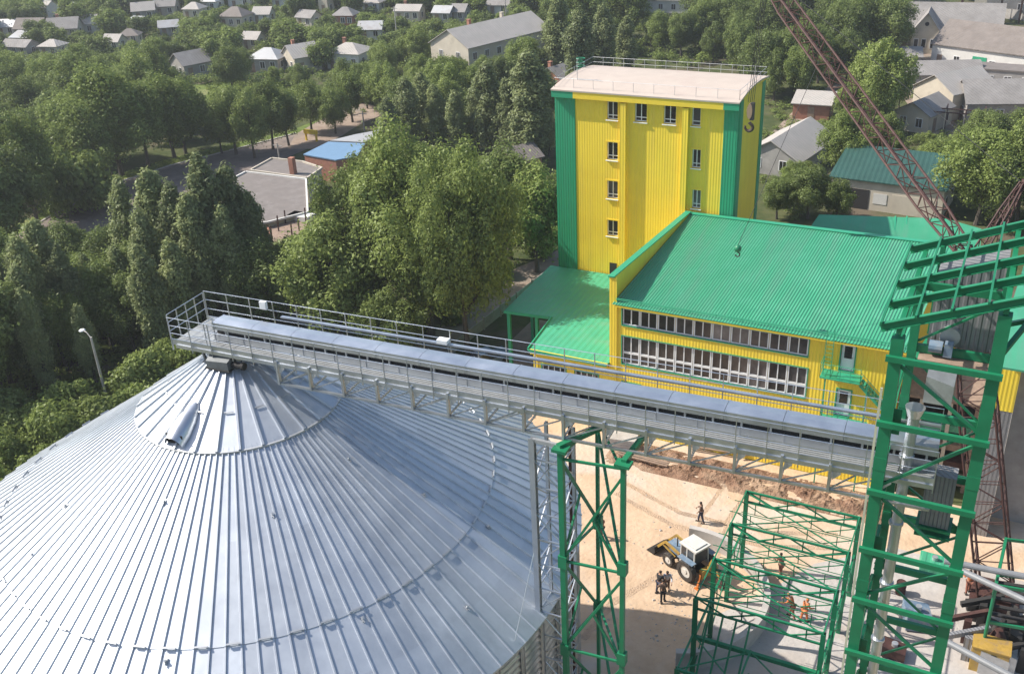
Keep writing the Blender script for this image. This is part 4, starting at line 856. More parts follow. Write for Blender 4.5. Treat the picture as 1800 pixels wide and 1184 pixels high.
sheet('farmyard', [(1600, 75), (1560, 130), (1600, 190), (1660, 260), (1850, 270), (1850, 60)], GM_path, 0.014)
sheet('canopy_yard', [(-40, 64.97), (-25, 64.97), (-25, 81), (-40, 81)], GM_path, 0.03, True)
# kerb along the far side of the road
mb = MB(); kp = [G(x, y) for x, y in ((60, 397), (170, 333), (300, 291), (420, 261), (520, 235))]
for a, b in zip(kp[:-1], kp[1:]): mb.beam((a[0], a[1], 0.06), (b[0], b[1], 0.06), 0.3, 0.14)
struct('kerb', mb, M_conc)
# spoil bank at the foot of the hall
from mathutils import noise as mnoise
mb = MB(); nx, ny = 150, 34; vs = []
for i in range(nx+1):
    for j in range(ny+1):
        x = -24.5+i*(20.5/nx); y = 60.4+j*(3.6/ny); e = math.sin(PI*j/ny)**0.7*min(1, i/6, (nx-i)/6)
        h = (0.16+0.42*mnoise.noise(Vector((x*0.45, y*0.8, 3)))+0.30*mnoise.noise(Vector((x*1.3, y*1.5, 9)))+0.18*mnoise.noise(Vector((x*3.7, y*3.9, 1)))+0.05*rnd.random())*e
        vs.append((x, y, 0.005+max(0, h)))
mb.add(vs, [(i*(ny+1)+j, (i+1)*(ny+1)+j, (i+1)*(ny+1)+j+1, i*(ny+1)+j+1) for i in range(nx) for j in range(ny)]); struct('soil_bank', mb, GM_bank)
mb = MB(); rr_ = random.Random(11)
for i in range(520):
    if i < 260: x = rr_.gauss(-12.5, 2.6); y = rr_.gauss(46.5, 2.2)
    else: x = rr_.uniform(-24, 2); y = rr_.uniform(44, 60.5)
    s_ = rr_.uniform(0.025, 0.07)*(1 if i % 14 else 1.8); a_ = rr_.uniform(0, 6)
    mb.hexa([(x+s_*math.cos(a_+k*PI/2)*rr_.uniform(.7, 1.2), y+s_*math.sin(a_+k*PI/2), 0.004) for k in range(4)]+[(x+s_*0.6*math.cos(a_+k*PI/2), y+s_*0.6*math.sin(a_+k*PI/2), s_*rr_.uniform(.5, .9)) for k in range(4)])
o = link('rubble', mb.mesh('rubble', M_conc)); tag(o, 'small loose stones and rubble strewn over the yard', 'rubble', kind='stuff')
GM_rut = gmat('rut_soil', (0.43, 0.305, 0.205), (0.52, 0.375, 0.26), 1.5, (0.36, 0.27, 0.2), 0.8)
for k, (pts_, w_) in enumerate((([(-15, 62), (-15.5, 57), (-14.8, 52), (-13.5, 48.5)], 0.35), ([(-13.2, 62), (-13.7, 57), (-13.1, 52), (-11.9, 49.5)], 0.35), ([(-22, 58.5), (-17, 56.6), (-11, 56.8), (-6, 58.6)], 0.4), ([(-22, 57), (-17, 55), (-11, 55.2), (-6, 57)], 0.4), ([(-16, 50), (-18, 46), (-18.5, 42)], 0.5))):
    mb = MB(); P_ = []
    cs_ = [Vector(p) for p in pts_]; fine = []
    for i in range(len(cs_)-1):
        for q in range(10): fine.append(cs_[i].lerp(cs_[i+1], q/10))
    for s_ in (1, -1):
        seq = fine if s_ > 0 else fine[::-1]
        for i, p in enumerate(seq): d_ = (seq[min(i+1, len(seq)-1)]-seq[max(i-1, 0)]).normalized(); P_.append((p.x-d_.y*w_*rr_.uniform(.35, .65), p.y+d_.x*w_*rr_.uniform(.35, .65), 0.0095+k*0.0006))
    nf = len(fine); mb.add(P_, [(i, 2*nf-1-i, 2*nf-2-i, i+1) for i in range(nf-1)]); o = struct('wheel_rut', mb, GM_rut); 
    if o.data.polygons[0].normal.z < 0: o.data.flip_normals()
c = G(1090, 782); t = thing('slab_stack', 'stack of pale concrete slabs at the foot of the hall under the conveyor', 'slabs', (c[0], c[1], 0), R(8))
for i in range(4): mb = MB(); mb.box(-1.4+0.05*i, 1.4-0.04*(i % 2), -0.7, 0.7, i*0.24, i*0.24+0.22); part('slab', mb, M_conc, t, local=True)
for px, py, L_, rz in ((1250, 800, 3.5, 0.1), (1330, 815, 2.8, 0.5), (1130, 815, 4.0, -0.05), (1185, 925+8, 0, 0)):
    if not L_: continue
    c = G(px, py); mb = MB()
    for k in range(3): mb.beam((c[0]-L_/2, c[1]+k*0.22, 0.42+0.06*(k % 2)), (c[0]+L_/2, c[1]+rz*L_+k*0.22, 0.45), 0.16, 0.08)
    solo('timber_plank', mb, M_wood, {1250: 'loose timber planks lying on the soil bank below the conveyor', 1330: 'crooked timber planks right of the other plank pile on the bank', 1130: 'long planks lying beside the stack of pale slabs'}[px], 'planks')

# ================================================================== HOUSES
HM = dict(s=M_slate, w=M_slatew, b=M_slatebr, t=M_tin, c=M_plaster, p=M_plasterw, k=M_brick, g=M_greywall, d=M_dkgreen, f=M_flat, u=M_bluetin)
def house(px, py, w, d, rot, wh, rh, kind, rm, wm, label, cat='house', group=None, ch=1, nw=3, name='house', door=True, z=0.0, eave=0.35):
    c = G(px, py); t = thing(name, label, cat, (c[0], c[1], z), R(rot), group)
    W = w/2; D = d/2; e = eave
    mb = MB(); mb.box(-W, W, -D, D, 0, wh)
    if kind == 'gable':
        for s in (-1, 1): mb.prism([(s*(W-0.2), -D), (s*W, -D), (s*W, D), (s*(W-0.2), D)] if s > 0 else [(-W, -D), (-W+0.2, -D), (-W+0.2, D), (-W, D)], wh+0.002, wh+0.01); mb.add([(s*W, -D, wh), (s*W, D, wh), (s*W, 0, wh+rh-0.06), (s*(W-.15), -D, wh), (s*(W-.15), D, wh), (s*(W-.15), 0, wh+rh-0.06)], [(0, 1, 2), (5, 4, 3), (1, 4, 5, 2), (0, 2, 5, 3)])
    part('wall', mb, HM[wm], t, local=True)
    mb = MB(); k = rh/D*e; th = 0.12
    if kind == 'gable':
        for s in (-1, 1):
            a, b, cc, dd = (-W-e, s*(D+e), wh-k), (W+e, s*(D+e), wh-k), (W+e, 0, wh+rh), (-W-e, 0, wh+rh)
            lo = [a, b, cc, dd]; hi = [(x, y, zz+th) for x, y, zz in lo]; mb.hexa(lo+hi)
    elif kind == 'hip':
        r = max(0.1, W-D*0.9); lo = [(-W-e, -D-e, wh-0.05), (W+e, -D-e, wh-0.05), (W+e, D+e, wh-0.05), (-W-e, D+e, wh-0.05)]
        mb.add(lo+[(-r, 0, wh+rh), (r, 0, wh+rh)], [(0, 1, 5, 4), (2, 3, 4, 5), (1, 2, 5), (3, 0, 4), (3, 2, 1, 0)])
    elif kind == 'mono':
        lo = [(-W-e, -D-e, wh-0.0), (W+e, -D-e, wh-0.0), (W+e, D+e, wh+rh), (-W-e, D+e, wh+rh)]; mb.hexa(lo+[(x, y, zz+th) for x, y, zz in lo])
        m2 = MB(); m2.prism([(-W, -D), (W, -D), (W, D), (-W, D)], wh, [wh+0.01, wh+0.01, wh+rh*0.97, wh+rh*0.97])
    elif kind == 'flat':
        mb.box(-W-0.15, W+0.15, -D-0.15, D+0.15, wh, wh+0.25)
    rf = part('roof', mb, HM[rm], t, local=True)
    for i in range(ch):
        cx_ = -W*0.4+i*W*0.8; cy_ = 0.25*D; zc_ = wh+rh*0.6; mb = MB(); mb.box(cx_-0.3, cx_+0.3, cy_-0.3, cy_+0.3, zc_, wh+rh+0.7).box(cx_-0.36, cx_+0.36, cy_-0.36, cy_+0.36, wh+rh+0.7, wh+rh+0.8); part('chimney', mb, M_brick if i % 2 == 0 else M_plaster, rf, local=True)
    nst = 2 if wh > 5 else 1
    for fl in range(nst):
        z0 = 0.9+fl*3.0
        if z0+1.4 > wh: break
        for sd in (-1, 1):
            for i in range(nw):
                x = -W+(i+0.5+0.0)*2*W/nw
                if door and fl == 0 and i == 0 and sd == -1: continue
                mb = MB(); y = sd*D; a, b = (y-0.05, y-0.0) if sd < 0 else (y, y+0.05)
                mb.box(x-0.6, x+0.6, a, b, z0-0.08, z0+1.32); f = part('window', mb, M_white, t, local=True)
                mb = MB(); a, b = (a-0.015, a-0.002) if sd < 0 else (b+0.002, b+0.015); mb.box(x-0.5, x-0.04, a, b, z0, z0+1.24).box(x+0.04, x+0.5, a, b, z0, z0+1.24); part('pane', mb, M_glass, f, local=True)
        for sd in (-1, 1):
            for i in range(2 if d > 5 else 1):
                y = 0 if d <= 5 else (-D*0.45 if i == 0 else D*0.45); x = sd*W; mb = MB(); a, b = (x-0.05, x) if sd < 0 else (x, x+0.05)
                mb.box(a, b, y-0.55, y+0.55, z0-0.08, z0+1.32); f = part('window', mb, M_white, t, local=True)
                mb = MB(); a, b = (a-0.015, a-0.002) if sd < 0 else (b+0.002, b+0.015); mb.box(a, b, y-0.45, y-0.04, z0, z0+1.24).box(a, b, y+0.04, y+0.45, z0, z0+1.24); part('pane', mb, M_glass, f, local=True)
    if door:
        x = -W+W/nw; mb = MB(); mb.box(x-0.5, x+0.5, -D-0.05, -D-0.002, 0, 2.1); part('door', mb, M_wood, t, local=True)
    return t
HB = [ # px, py(base centre), w, d, rot, wall, roof, kind, roofmat, wallmat, label
 (866, 118, 23, 10.5, 73, 6.3, 2.8, 'gable', 'w', 'c', 'long two storey cream house with grey gable roof beyond the poplars', 'apartment house', 2, 7),
 (618, 116, 7.5, 6.5, 5, 3.2, 1.6, 'hip', 'w', 'p', 'white house with pale hipped roof left of the long cream house', 'house', 1, 3),
 (533, 122, 5.8, 6.5, 60, 3.2, 2.0, 'gable', 'w', 'c', 'cream house with steep pale roof beside the green gate', 'house', 1, 2),
 (476, 122, 7.0, 6, 10, 2.8, 1.7, 'hip', 't', 'g', 'small grey house with light tin roof behind the meadow', 'house', 0, 3),
 (346, 130, 8, 6, 70, 2.8, 2.0, 'gable', 's', 'g', 'dark walled house with weathered grey gable roof behind the meadow', 'house', 0, 3),
 (418, 46, 8, 6.5, 8, 3.2, 2.2, 'hip', 'b', 'c', 'cream house with tan hipped roof alone amid the far trees', 'house', 0, 3),
 (610, 44, 6.5, 5.5, 12, 3.0, 1.9, 'hip', 's', 'k', 'brick house with grey hipped roof amid far gardens', 'house', 0, 3),
 (722, 36, 8, 5, 8, 3.0, 1.3, 'gable', 'w', 'c', 'long pale far house with low roof left of the grey sheds', 'house', 1, 3),
 (782, 38, 5.5, 5, 5, 2.8, 1.4, 'gable', 't', 'g', 'far grey tin shed, left of a touching pair', 'shed', 0, 2),
 (808, 36, 5.5, 5, 5, 2.8, 1.6, 'gable', 's', 'g', 'far slate roofed shed, right of a touching pair', 'shed', 0, 2),
 (575, 22, 3.6, 3.6, 0, 6.0, 1.2, 'hip', 'b', 'c', 'narrow cream tower-like house at the far edge of town', 'house', 0, 1),
 (500, 12, 7, 6, 30, 3.2, 2.4, 'gable', 'w', 'p', 'whitish gabled house at the top of the view among trees', 'house', 0, 2),
 (428, 12, 8, 6.5, 20, 3.2, 2.6, 'gable', 't', 'p', 'grey white gabled house, nearest the top edge of the town', 'house', 0, 2),
 (375, 18, 6, 5.5, 10, 3, 1.8, 'hip', 't', 'p', 'small house with light tin roof amid the far left gardens', 'house', 0, 2),
 (345, 32, 6, 5, 10, 3, 1.7, 'hip', 'w', 'c', 'pale roofed house below the small tin roofed one', 'house', 0, 2),
 (296, 26, 7, 5.5, 25, 3, 2.0, 'gable', 's', 'c', 'slate roofed gabled house in the far left gardens', 'house', 0, 2),
 (256, 34, 7, 5.5, 40, 3, 2.0, 'gable', 'w', 'g', 'grey house with pale roof left of the slate gabled one', 'house', 0, 2),
 (240, 54, 4, 4, 0, 2.6, 1.0, 'mono', 't', 'c', 'little lean-to hut in the gardens right of the house cluster', 'hut', 0, 1),
 (168, 34, 6.5, 5.5, 30, 3, 2.0, 'gable', 's', 'c', 'slate house at the upper right of the far left cluster', 'house', 0, 2),
 (132, 32, 7, 6, 10, 3, 1.8, 'hip', 't', 'g', 'hipped grey house at the top of the far left cluster', 'house', 0, 2),
 (92, 40, 3.6, 5, 0, 5.0, 1.4, 'gable', 'w', 'p', 'tall narrow white house in the far left cluster', 'house', 0, 1),
 (62, 66, 9, 6, 15, 3, 2.3, 'gable', 'b', 'c', 'brown tiled house at the left of the far cluster', 'house', 0, 3),
 (118, 66, 9, 6, 30, 3, 2.4, 'gable', 's', 'c', 'large slate roofed house in the middle of the far cluster', 'house', 1, 3),
 (156, 58, 7.5, 6, 25, 3, 2.0, 'gable', 'w', 'p', 'pale roofed white house at the right of the far cluster', 'house', 0, 2),
 (40, 98, 9, 5, 5, 2.8, 1.3, 'gable', 's', 'g', 'long low slate outbuilding at the front of the far cluster', 'outbuilding', 0, 3),
 (98, 98, 6, 5, 10, 2.8, 1.4, 'hip', 'w', 'g', 'pale roofed shed at the front right of the far cluster', 'shed', 0, 2),
 (45, 82, 6, 4, 10, 2.6, 1.2, 'mono', 't', 'c', 'tin lean-to between the long outbuilding and the tiled house', 'shed', 0, 2),
 (1165, 20, 16, 5, 6, 3.2, 1.4, 'gable', 'w', 'p', 'long pale roofed building behind the poplar belt above the tower', 'building', 0, 5),
 (980, 168, 4.5, 6, 75, 3.5, 1.8, 'gable', 's', 'k', 'small brick house with grey roof left of the yellow tower', 'house', 1, 2),
 (912, 300, 4.5, 5, 60, 2.3, 1.3, 'gable', 'b', 'k', 'low brick garage with rounded brown roof behind the big tree', 'garage', 0, 1),
 (20, 62, 6, 5, 20, 2.8, 1.6, 'gable', 't', 'p', 'tin roofed white house at the far left edge of the town', 'house', 0, 2),
 (205, 88, 5, 4.5, 10, 2.6, 1.4, 'gable', 'w', 'c', 'little cream house alone right of the far cluster', 'house', 0, 2),
 (232, 78, 5.5, 4.5, 30, 2.6, 1.5, 'hip', 'b', 'c', 'brown roofed cottage amid trees right of the far cluster', 'cottage', 0, 2),
 (466, 40, 5.5, 5, 15, 2.8, 1.6, 'gable', 'w', 'p', 'white cottage right of the tan hipped house in the gardens', 'cottage', 0, 2),
 (545, 46, 6, 5, -5, 2.8, 1.5, 'gable', 's', 'c', 'slate roofed cottage left of the far brick house', 'cottage', 0, 2),
 (658, 20, 6, 5, 10, 2.8, 1.5, 'hip', 'w', 'p', 'white far cottage at the top behind the pale long house', 'cottage', 0, 2),
 (300, 62, 5.5, 4.5, 40, 2.6, 1.4, 'gable', 't', 'g', 'grey tin cottage in the middle of the far left gardens', 'cottage', 0, 2),
 (448, 84, 5, 4.5, 5, 2.6, 1.4, 'gable', 'w', 'c', 'pale cottage just above the small grey tin roofed house', 'cottage', 0, 2),
 (655, 68, 6.5, 5, 20, 2.8, 1.6, 'gable', 't', 'p', 'white cottage with tin roof above the white hipped house', 'cottage', 0, 2),
 (880, 24, 7, 5, 8, 2.8, 1.5, 'gable', 's', 'p', 'slate cottage at the top behind the long cream house', 'cottage', 0, 2),
 # right-hand side
 (1662, 82, 19, 9.5, 3, 4.2, 4.2, 'gable', 's', 'c', 'big cream house with long grey roof at the upper right', 'house', 0, 5),
 (1588, 20, 10, 7, 20, 3.5, 2.5, 'gable', 's', 'g', 'grey roofed house behind the big cream house', 'house', 0, 2),
 (1556, 72, 4.5, 5, 0, 3.6, 1.0, 'mono', 'b', 'k', 'brick red lean-to left of the big cream house', 'outbuilding', 0, 1),
 (1752, 118, 20, 11, -24, 4.0, 3.4, 'gable', 'b', 'p', 'long white walled workshop with brown ridged roof and green door', 'workshop', 0, 6),
 (1655, 150, 11, 6, 20, 2.6, 1.6, 'gable', 's', 'g', 'low grey slate shed left of the white workshop', 'shed', 0, 2),
 (1600, 150, 6, 5, 20, 2.4, 1.3, 'gable', 's', 'g', 'small dark shed at the left end of the slate sheds', 'shed', 0, 1),
 (1772, 152, 14, 5, -6, 3.0, 0.4, 'flat', 'f', 'g', 'long flat roofed grey block in front of the white workshop', 'building', 0, 5),
 (1672, 196, 9.5, 7.5, 55, 4.2, 2.2, 'gable', 'w', 'c', 'pale roofed cream barn left of the grey gabled barn', 'barn', 0, 2),
 (1742, 206, 9.5, 7.5, 18, 3.2, 2.6, 'gable', 's', 'g', 'grey gabled barn with dark gable at the right', 'barn', 0, 3),
 (1620, 222, 7.5, 5.5, 70, 2.8, 1.6, 'gable', 's', 'c', 'narrow grey roofed shed below the pale cream barn', 'shed', 0, 2),
 (1428, 205, 5.6, 4, 2, 2.4, 1.1, 'mono', 'w', 'k', 'little brick shed with pale sloping roof right of the tower', 'shed', 0, 1),
 (1386, 285, 13, 8, 80, 2.4, 2.3, 'gable', 'w', 'g', 'long barn with bleached pale roof right of the yellow tower', 'barn', 0, 0),
 (1566, 356, 13.0, 7.5, -5, 3.6, 1.9, 'mono', 'd', 'c', 'plain walled garage with dark green roof and open dark bay', 'garage', 0, 0),
 (1590, 60+60, 5, 4, 10, 2.4, 1.0, 'mono', 's', 'g', 'tiny grey lean-to behind the slate sheds at right', 'shed', 0, 1),
 (1790, 20, 14, 7, 5, 4.5, 0.4, 'flat', 'f', 'g', 'grey industrial block at the top right corner', 'building', 0, 3),
]
HT = []
for h in HB:
    if h[1] < 105 and h[0] < 900: h = h[:2]+(h[2]*0.82, h[3]*0.82, h[4], h[5]*0.9, h[6]*0.9)+h[7:]
    t = house(*h[:11], cat=h[11], ch=h[12], nw=h[13], name={'apartment house': 'apartment_house', 'building': 'building'}.get(h[11], h[11]), door=h[13] > 0); HT.append((h, t))
def hth(s): return [t for h, t in HT if s in h[10]][0]
# cross gable of the big cream house, its windows; workshop door; garage bays
t = hth('big cream house')
mb = MB(); mb.prism([(-6.2, -7.6), (-1.2, -7.6), (-1.2, -4.78), (-6.2, -4.78)], 0, 4.2)
mb.add([(-6.2, -7.6, 4.2), (-1.2, -7.6, 4.2), (-3.7, -7.6, 7.6), (-6.2, -7.4, 4.2), (-1.2, -7.4, 4.2), (-3.7, -7.4, 7.6)], [(0, 1, 2), (5, 4, 3)]); w = part('wall', mb, M_plaster, t, local=True)
mb = MB()
for s in (-1, 1):
    lo = [(-3.7+s*2.9, -8.1, 3.7), (-3.7+s*2.9, -1.0, 3.7), (-3.7, -1.0, 7.7), (-3.7, -8.1, 7.7)]; mb.hexa(lo+[(x, y, z+0.12) for x, y, z in lo])
part('roof', mb, M_slate, t, local=True)
for x in (-5.3, -3.9, -2.3):
    mb = MB(); mb.box(x-0.45, x+0.45, -7.66, -7.605, 1.0, 2.8); f = part('window', mb, M_white, t, local=True); mb = MB(); mb.box(x-0.36, x+0.36, -7.68, -7.663, 1.1, 2.7); part('pane', mb, M_glass, f, local=True)
mb = MB(); mb.tube((-3.7, -7.65, 5.6), (-3.7, -7.61, 5.6), 0.4, n=14); part('round_window', mb, M_dark, t, local=True)
t = hth('long white walled workshop')
mb = MB(); mb.box(10.0, 10.06, -2.0, 0.8, 0, 2.6); part('garage_door', mb, M_gtrim, t, local=True); mb = MB(); mb.box(-2.0, 0.6, -5.58, -5.51, 0, 2.6); part('garage_door', mb, M_gtrim, t, local=True)
t = hth('dark green roof')
mb = MB(); mb.box(-5.2, -1.9, -3.80, -3.755, 0, 2.5); part('open_bay', mb, M_dark, t, local=True); mb = MB(); mb.box(-1.4, 0.2, -3.80, -3.755, 0.9, 2.2); part('window', mb, M_plasterw, t, local=True)
mb = MB(); mb.box(0.8, 5.8, -3.80, -3.755, 0, 2.3); part('roller_door', mb, M_plaster, t, local=True)
t = hth('beside the green gate')
c = G(523, 135); t = thing('gate', 'green metal yard gate in front of the steep pale roofed house', 'gate', (c[0], c[1], 0), R(8))
mb = MB(); mb.box(-1.6, -0.02, -0.04, 0.04, 0.1, 2.0); part('leaf', mb, M_gtrim, t, local=True); mb = MB(); mb.box(0.02, 1.6, -0.04, 0.04, 0.1, 2.0); part('leaf', mb, M_gtrim, t, local=True)
for s in (-1.71, 1.71): mb = MB(); mb.box(s-0.09, s+0.09, -0.1, 0.1, 0, 2.3); part('post', mb, M_plaster, t, local=True)
# flat roofed polygon buildings near the road
def polyb(name, label, cat, pxs, z, wm, rm, trim=None):
    q = [G(x, y, z) for x, y in pxs]; c = np.mean(q, axis=0); t = thing(name, label, cat, (c[0], c[1], 0))
    pl = [(p[0], p[1]) for p in q]; ar = sum(pl[i][0]*pl[(i+1) % len(pl)][1]-pl[(i+1) % len(pl)][0]*pl[i][1] for i in range(len(pl)))
    if ar < 0: pl = pl[::-1]
    mb = MB(); mb.prism([(c[0]+(x-c[0])*0.97, c[1]+(y-c[1])*0.97) for x, y in pl], 0, z-0.16); part('wall', mb, wm, t)
    mb = MB(); mb.prism(pl, z-0.15, z); rf = part('roof', mb, rm, t)
    if trim:
        mb = MB()
        for i in range(len(pl)): a = pl[i]; b = pl[(i+1) % len(pl)]; mb.beam((*a, z+0.07), (*b, z+0.07), 0.22, 0.24)
        part('parapet', mb, trim, rf)
    return t, rf
polyb('workshop_block', 'low block with plain grey roof and pale parapet beside the road', 'building', [(322, 360), (432, 303), (538, 316), (541, 374), (470, 392), (360, 400)], 3.6, M_plaster, M_flat, M_plasterw)
t, rf = polyb('workshop_block', 'low brownish roofed block with brick chimney behind the grey roofed block', 'building', [(440, 300), (478, 279), (532, 285), (566, 296), (540, 314)], 3.4, M_plaster, M_flat, M_plaster)
c = G(516, 305, 3.4); mb = MB(); mb.box(c[0]-0.35, c[0]+0.35, c[1]-0.35, c[1]+0.35, 3.41, 5.6); part('chimney', mb, M_brick, rf)
polyb('kiosk_building', 'low brick shop with bright blue roof beside the road', 'shop', [(533, 271), (577, 249), (642, 252), (628, 274), (590, 281)], 3.4, M_brick, M_bluetin)
polyb('kiosk_building', 'low shop with grey metal roof behind the blue roof', 'shop', [(580, 247), (625, 236), (668, 228), (660, 240), (640, 250)], 3.3, M_brick, M_tin)
t, rf = polyb('unfinished_building', 'unfinished low building with boarded roof and bare posts left of the big tree', 'building', [(478, 440), (470, 396), (545, 376), (570, 400), (556, 424), (500, 446)], 3.0, M_brick, M_wood, M_brick)
for k in range(7):
    c = G(478+k*12, 420-(k % 3)*14, 3.0); mb = MB(); mb.beam((c[0], c[1], 3.0), (c[0]+0.1, c[1], 4.6+0.3*(k % 2)), 0.12); part('bare_post', mb, M_rust, rf)
mb = MB(); c = G(530, 385, 3.0); mb.box(c[0]-1.5, c[0]+1.5, c[1]-0.8, c[1]+0.8, 3.02, 3.6); part('skylight_box', mb, M_plasterw, rf)
polyb('flat_shed', 'small flat roofed shed in the shade below the boarded building', 'shed', [(500, 520), (560, 486), (600, 500), (548, 540)], 2.6, M_greywall, M_flat)
# rusty pergola frame, trestle, fences
c = G(1675, 235); t = thing('steel_frame', 'rusty red steel frame of posts and rails in front of the grey barn', 'steel frame', (c[0], c[1], 0))
for i in range(4):
    for j in range(2):
        mb = MB(); mb.beam((-4+i*2.6, j*2.2, 0), (-4+i*2.6, j*2.2, 3.0+0.6*(i % 2)), 0.16, 0.16, (0, 1, 0)); part('post', mb, M_rust if j else M_plaster, t, local=True)
for j in range(2): mb = MB(); mb.beam((-4.2, j*2.2, 3.05), (4.2, j*2.2, 3.05), 0.16); part('rail', mb, M_rust, t, local=True)
for i in (1, 3): mb = MB(); mb.beam((-4+i*2.6, -0.3, 3.65), (-4+i*2.6, 2.5, 3.65), 0.16); part('rail', mb, M_rust, t, local=True)
c = G(1755, 40); t = thing('pipe_trestle', 'rusty industrial pipe trestle near the top right corner', 'trestle', (c[0], c[1], 0))
for i in range(5):
    mb = MB(); mb.beam((-8+i*4, 0, 0), (-8+i*4, 0, 6.5), 0.35).beam((-8+i*4, 2.5, 0), (-8+i*4, 2.5, 6.5), 0.35).beam((-8+i*4, -0.3, 6.3), (-8+i*4, 2.8, 6.3), 0.35).beam((-8+i*4, 0, 3.4), (-8+i*4, 2.5, 3.4), 0.3); part('bent', mb, M_rust, t, local=True)
for j in range(3): mb = MB(); mb.tube((-9, 0.4+j*0.9, 6.75), (10, 0.4+j*0.9, 6.75), 0.28, n=10); part('pipe', mb, M_rust if j != 1 else M_galvdark, t, local=True)
c = G(1718, 42); t = thing('chimney_block', 'square cream chimney block left of the rusty trestle', 'chimney', (c[0], c[1], 0)); mb = MB(); mb.box(-1.2, 1.2, -1.2, 1.2, 0, 7.5); part('shaft', mb, M_plaster, t, local=True); mb = MB(); mb.box(-1.35, 1.35, -1.35, 1.35, 7.5, 7.8); part('cap', mb, M_greywall, t, local=True)
def fence(label, pts, h, m, step=2.5, kind='panel'):
    q = [G(*p) for p in pts]; t = thing('fence', label, 'fence', (q[0][0], q[0][1], 0)); pm, bm_ = MB(), MB()
    for a, b in zip(q[:-1], q[1:]):
        n = max(1, int(np.linalg.norm(b-a)/step)); d = (b-a)/n
        for i in range(n):
            s = a+d*i; e = s+d; mp = MB(); mp.beam((s[0], s[1], 0), (s[0], s[1], h+0.15), 0.14, 0.14, (0, 1, 0)); part('post', mp, m, t)
            if kind == 'panel': bm_.beam((*(s+d*0.05)[:2], h/2+0.05), (*(e-d*0.05)[:2], h/2+0.05), 0.06, h-0.1)
            else:
                for z in (h*0.35, h*0.95): bm_.beam((*s[:2], z), (*e[:2], z), 0.05, 0.07)
                for k in range(10): u = s+d*(k+.5)/10; bm_.beam((u[0], u[1], 0.1), (u[0], u[1], h), 0.03, 0.03)
    part('panels', bm_, m, t); return t
fence('grey concrete panel fence beside the dirt path and green canopy', [(790, 628), (880, 556), (962, 492)], 1.2, M_conc)
fence('dark rail fence in the shade left of the big tree', [(470, 562), (560, 510), (620, 478)], 1.4, M_galvdark, 2.5, 'rail')
fence('pale concrete fence at the top right behind the trestle', [(1735, 30), (1840, 42)], 2.2, M_conc)
fence('green picket fence in front of the dark walled house', [(380, 138), (440, 140), (500, 138)], 1.3, M_gtrim, 2.5, 'rail')
def pole(name, label, px, py, top, lamp=False, m=M_conc, cat='pole'):
    c = G(px, py); h = PY(px, top, c[1])[2]; t = thing(name, label, cat, (c[0], c[1], 0))
    mb = MB(); mb.tube((0, 0, 0), (0, 0, h), 0.14, 0.09, n=8); part('mast', mb, m, t, local=True)
    if lamp:
        mb = MB(); mb.pipe([(0, 0, h-0.1), (-0.5, 0.1, h+0.3), (-1.0, 0.2, h+0.35)], 0.05); part('arm', mb, m, t, local=True); mb = MB(); mb.lathe((-1.2, 0.25, h+0.3), [(0, 0.12), (0.2, 0.08), (0.28, 0), (0.15, -0.06), (0, -0.06)], 12); part('lamp_head', mb, M_white, t, local=True)
    else:
        mb = MB(); mb.beam((-0.8, 0, h-0.4), (0.8, 0, h-0.4), 0.1); part('crossarm', mb, m, t, local=True)
pole('street_lamp', 'grey street lamp in the dark wood left of the silo', 193, 720, 600, True, cat='street lamp')
for px, py, tp, lb in ((700, 92, 12, 'tall pale pole above the poplars left of the cream house'), (493, 292, 252, 'short pole beside the road by the grey roofed blocks'), (889, 32, -25, 'pole at the top edge above the long cream house'), (641, 232, 196, 'pole on the grass right of the track'), (1790, 110, 60, 'pole beside the white workshop at the right edge'), (532, 90, 55, 'pole between far gardens left of white house')): pole('utility_pole', lb, px, py, tp)
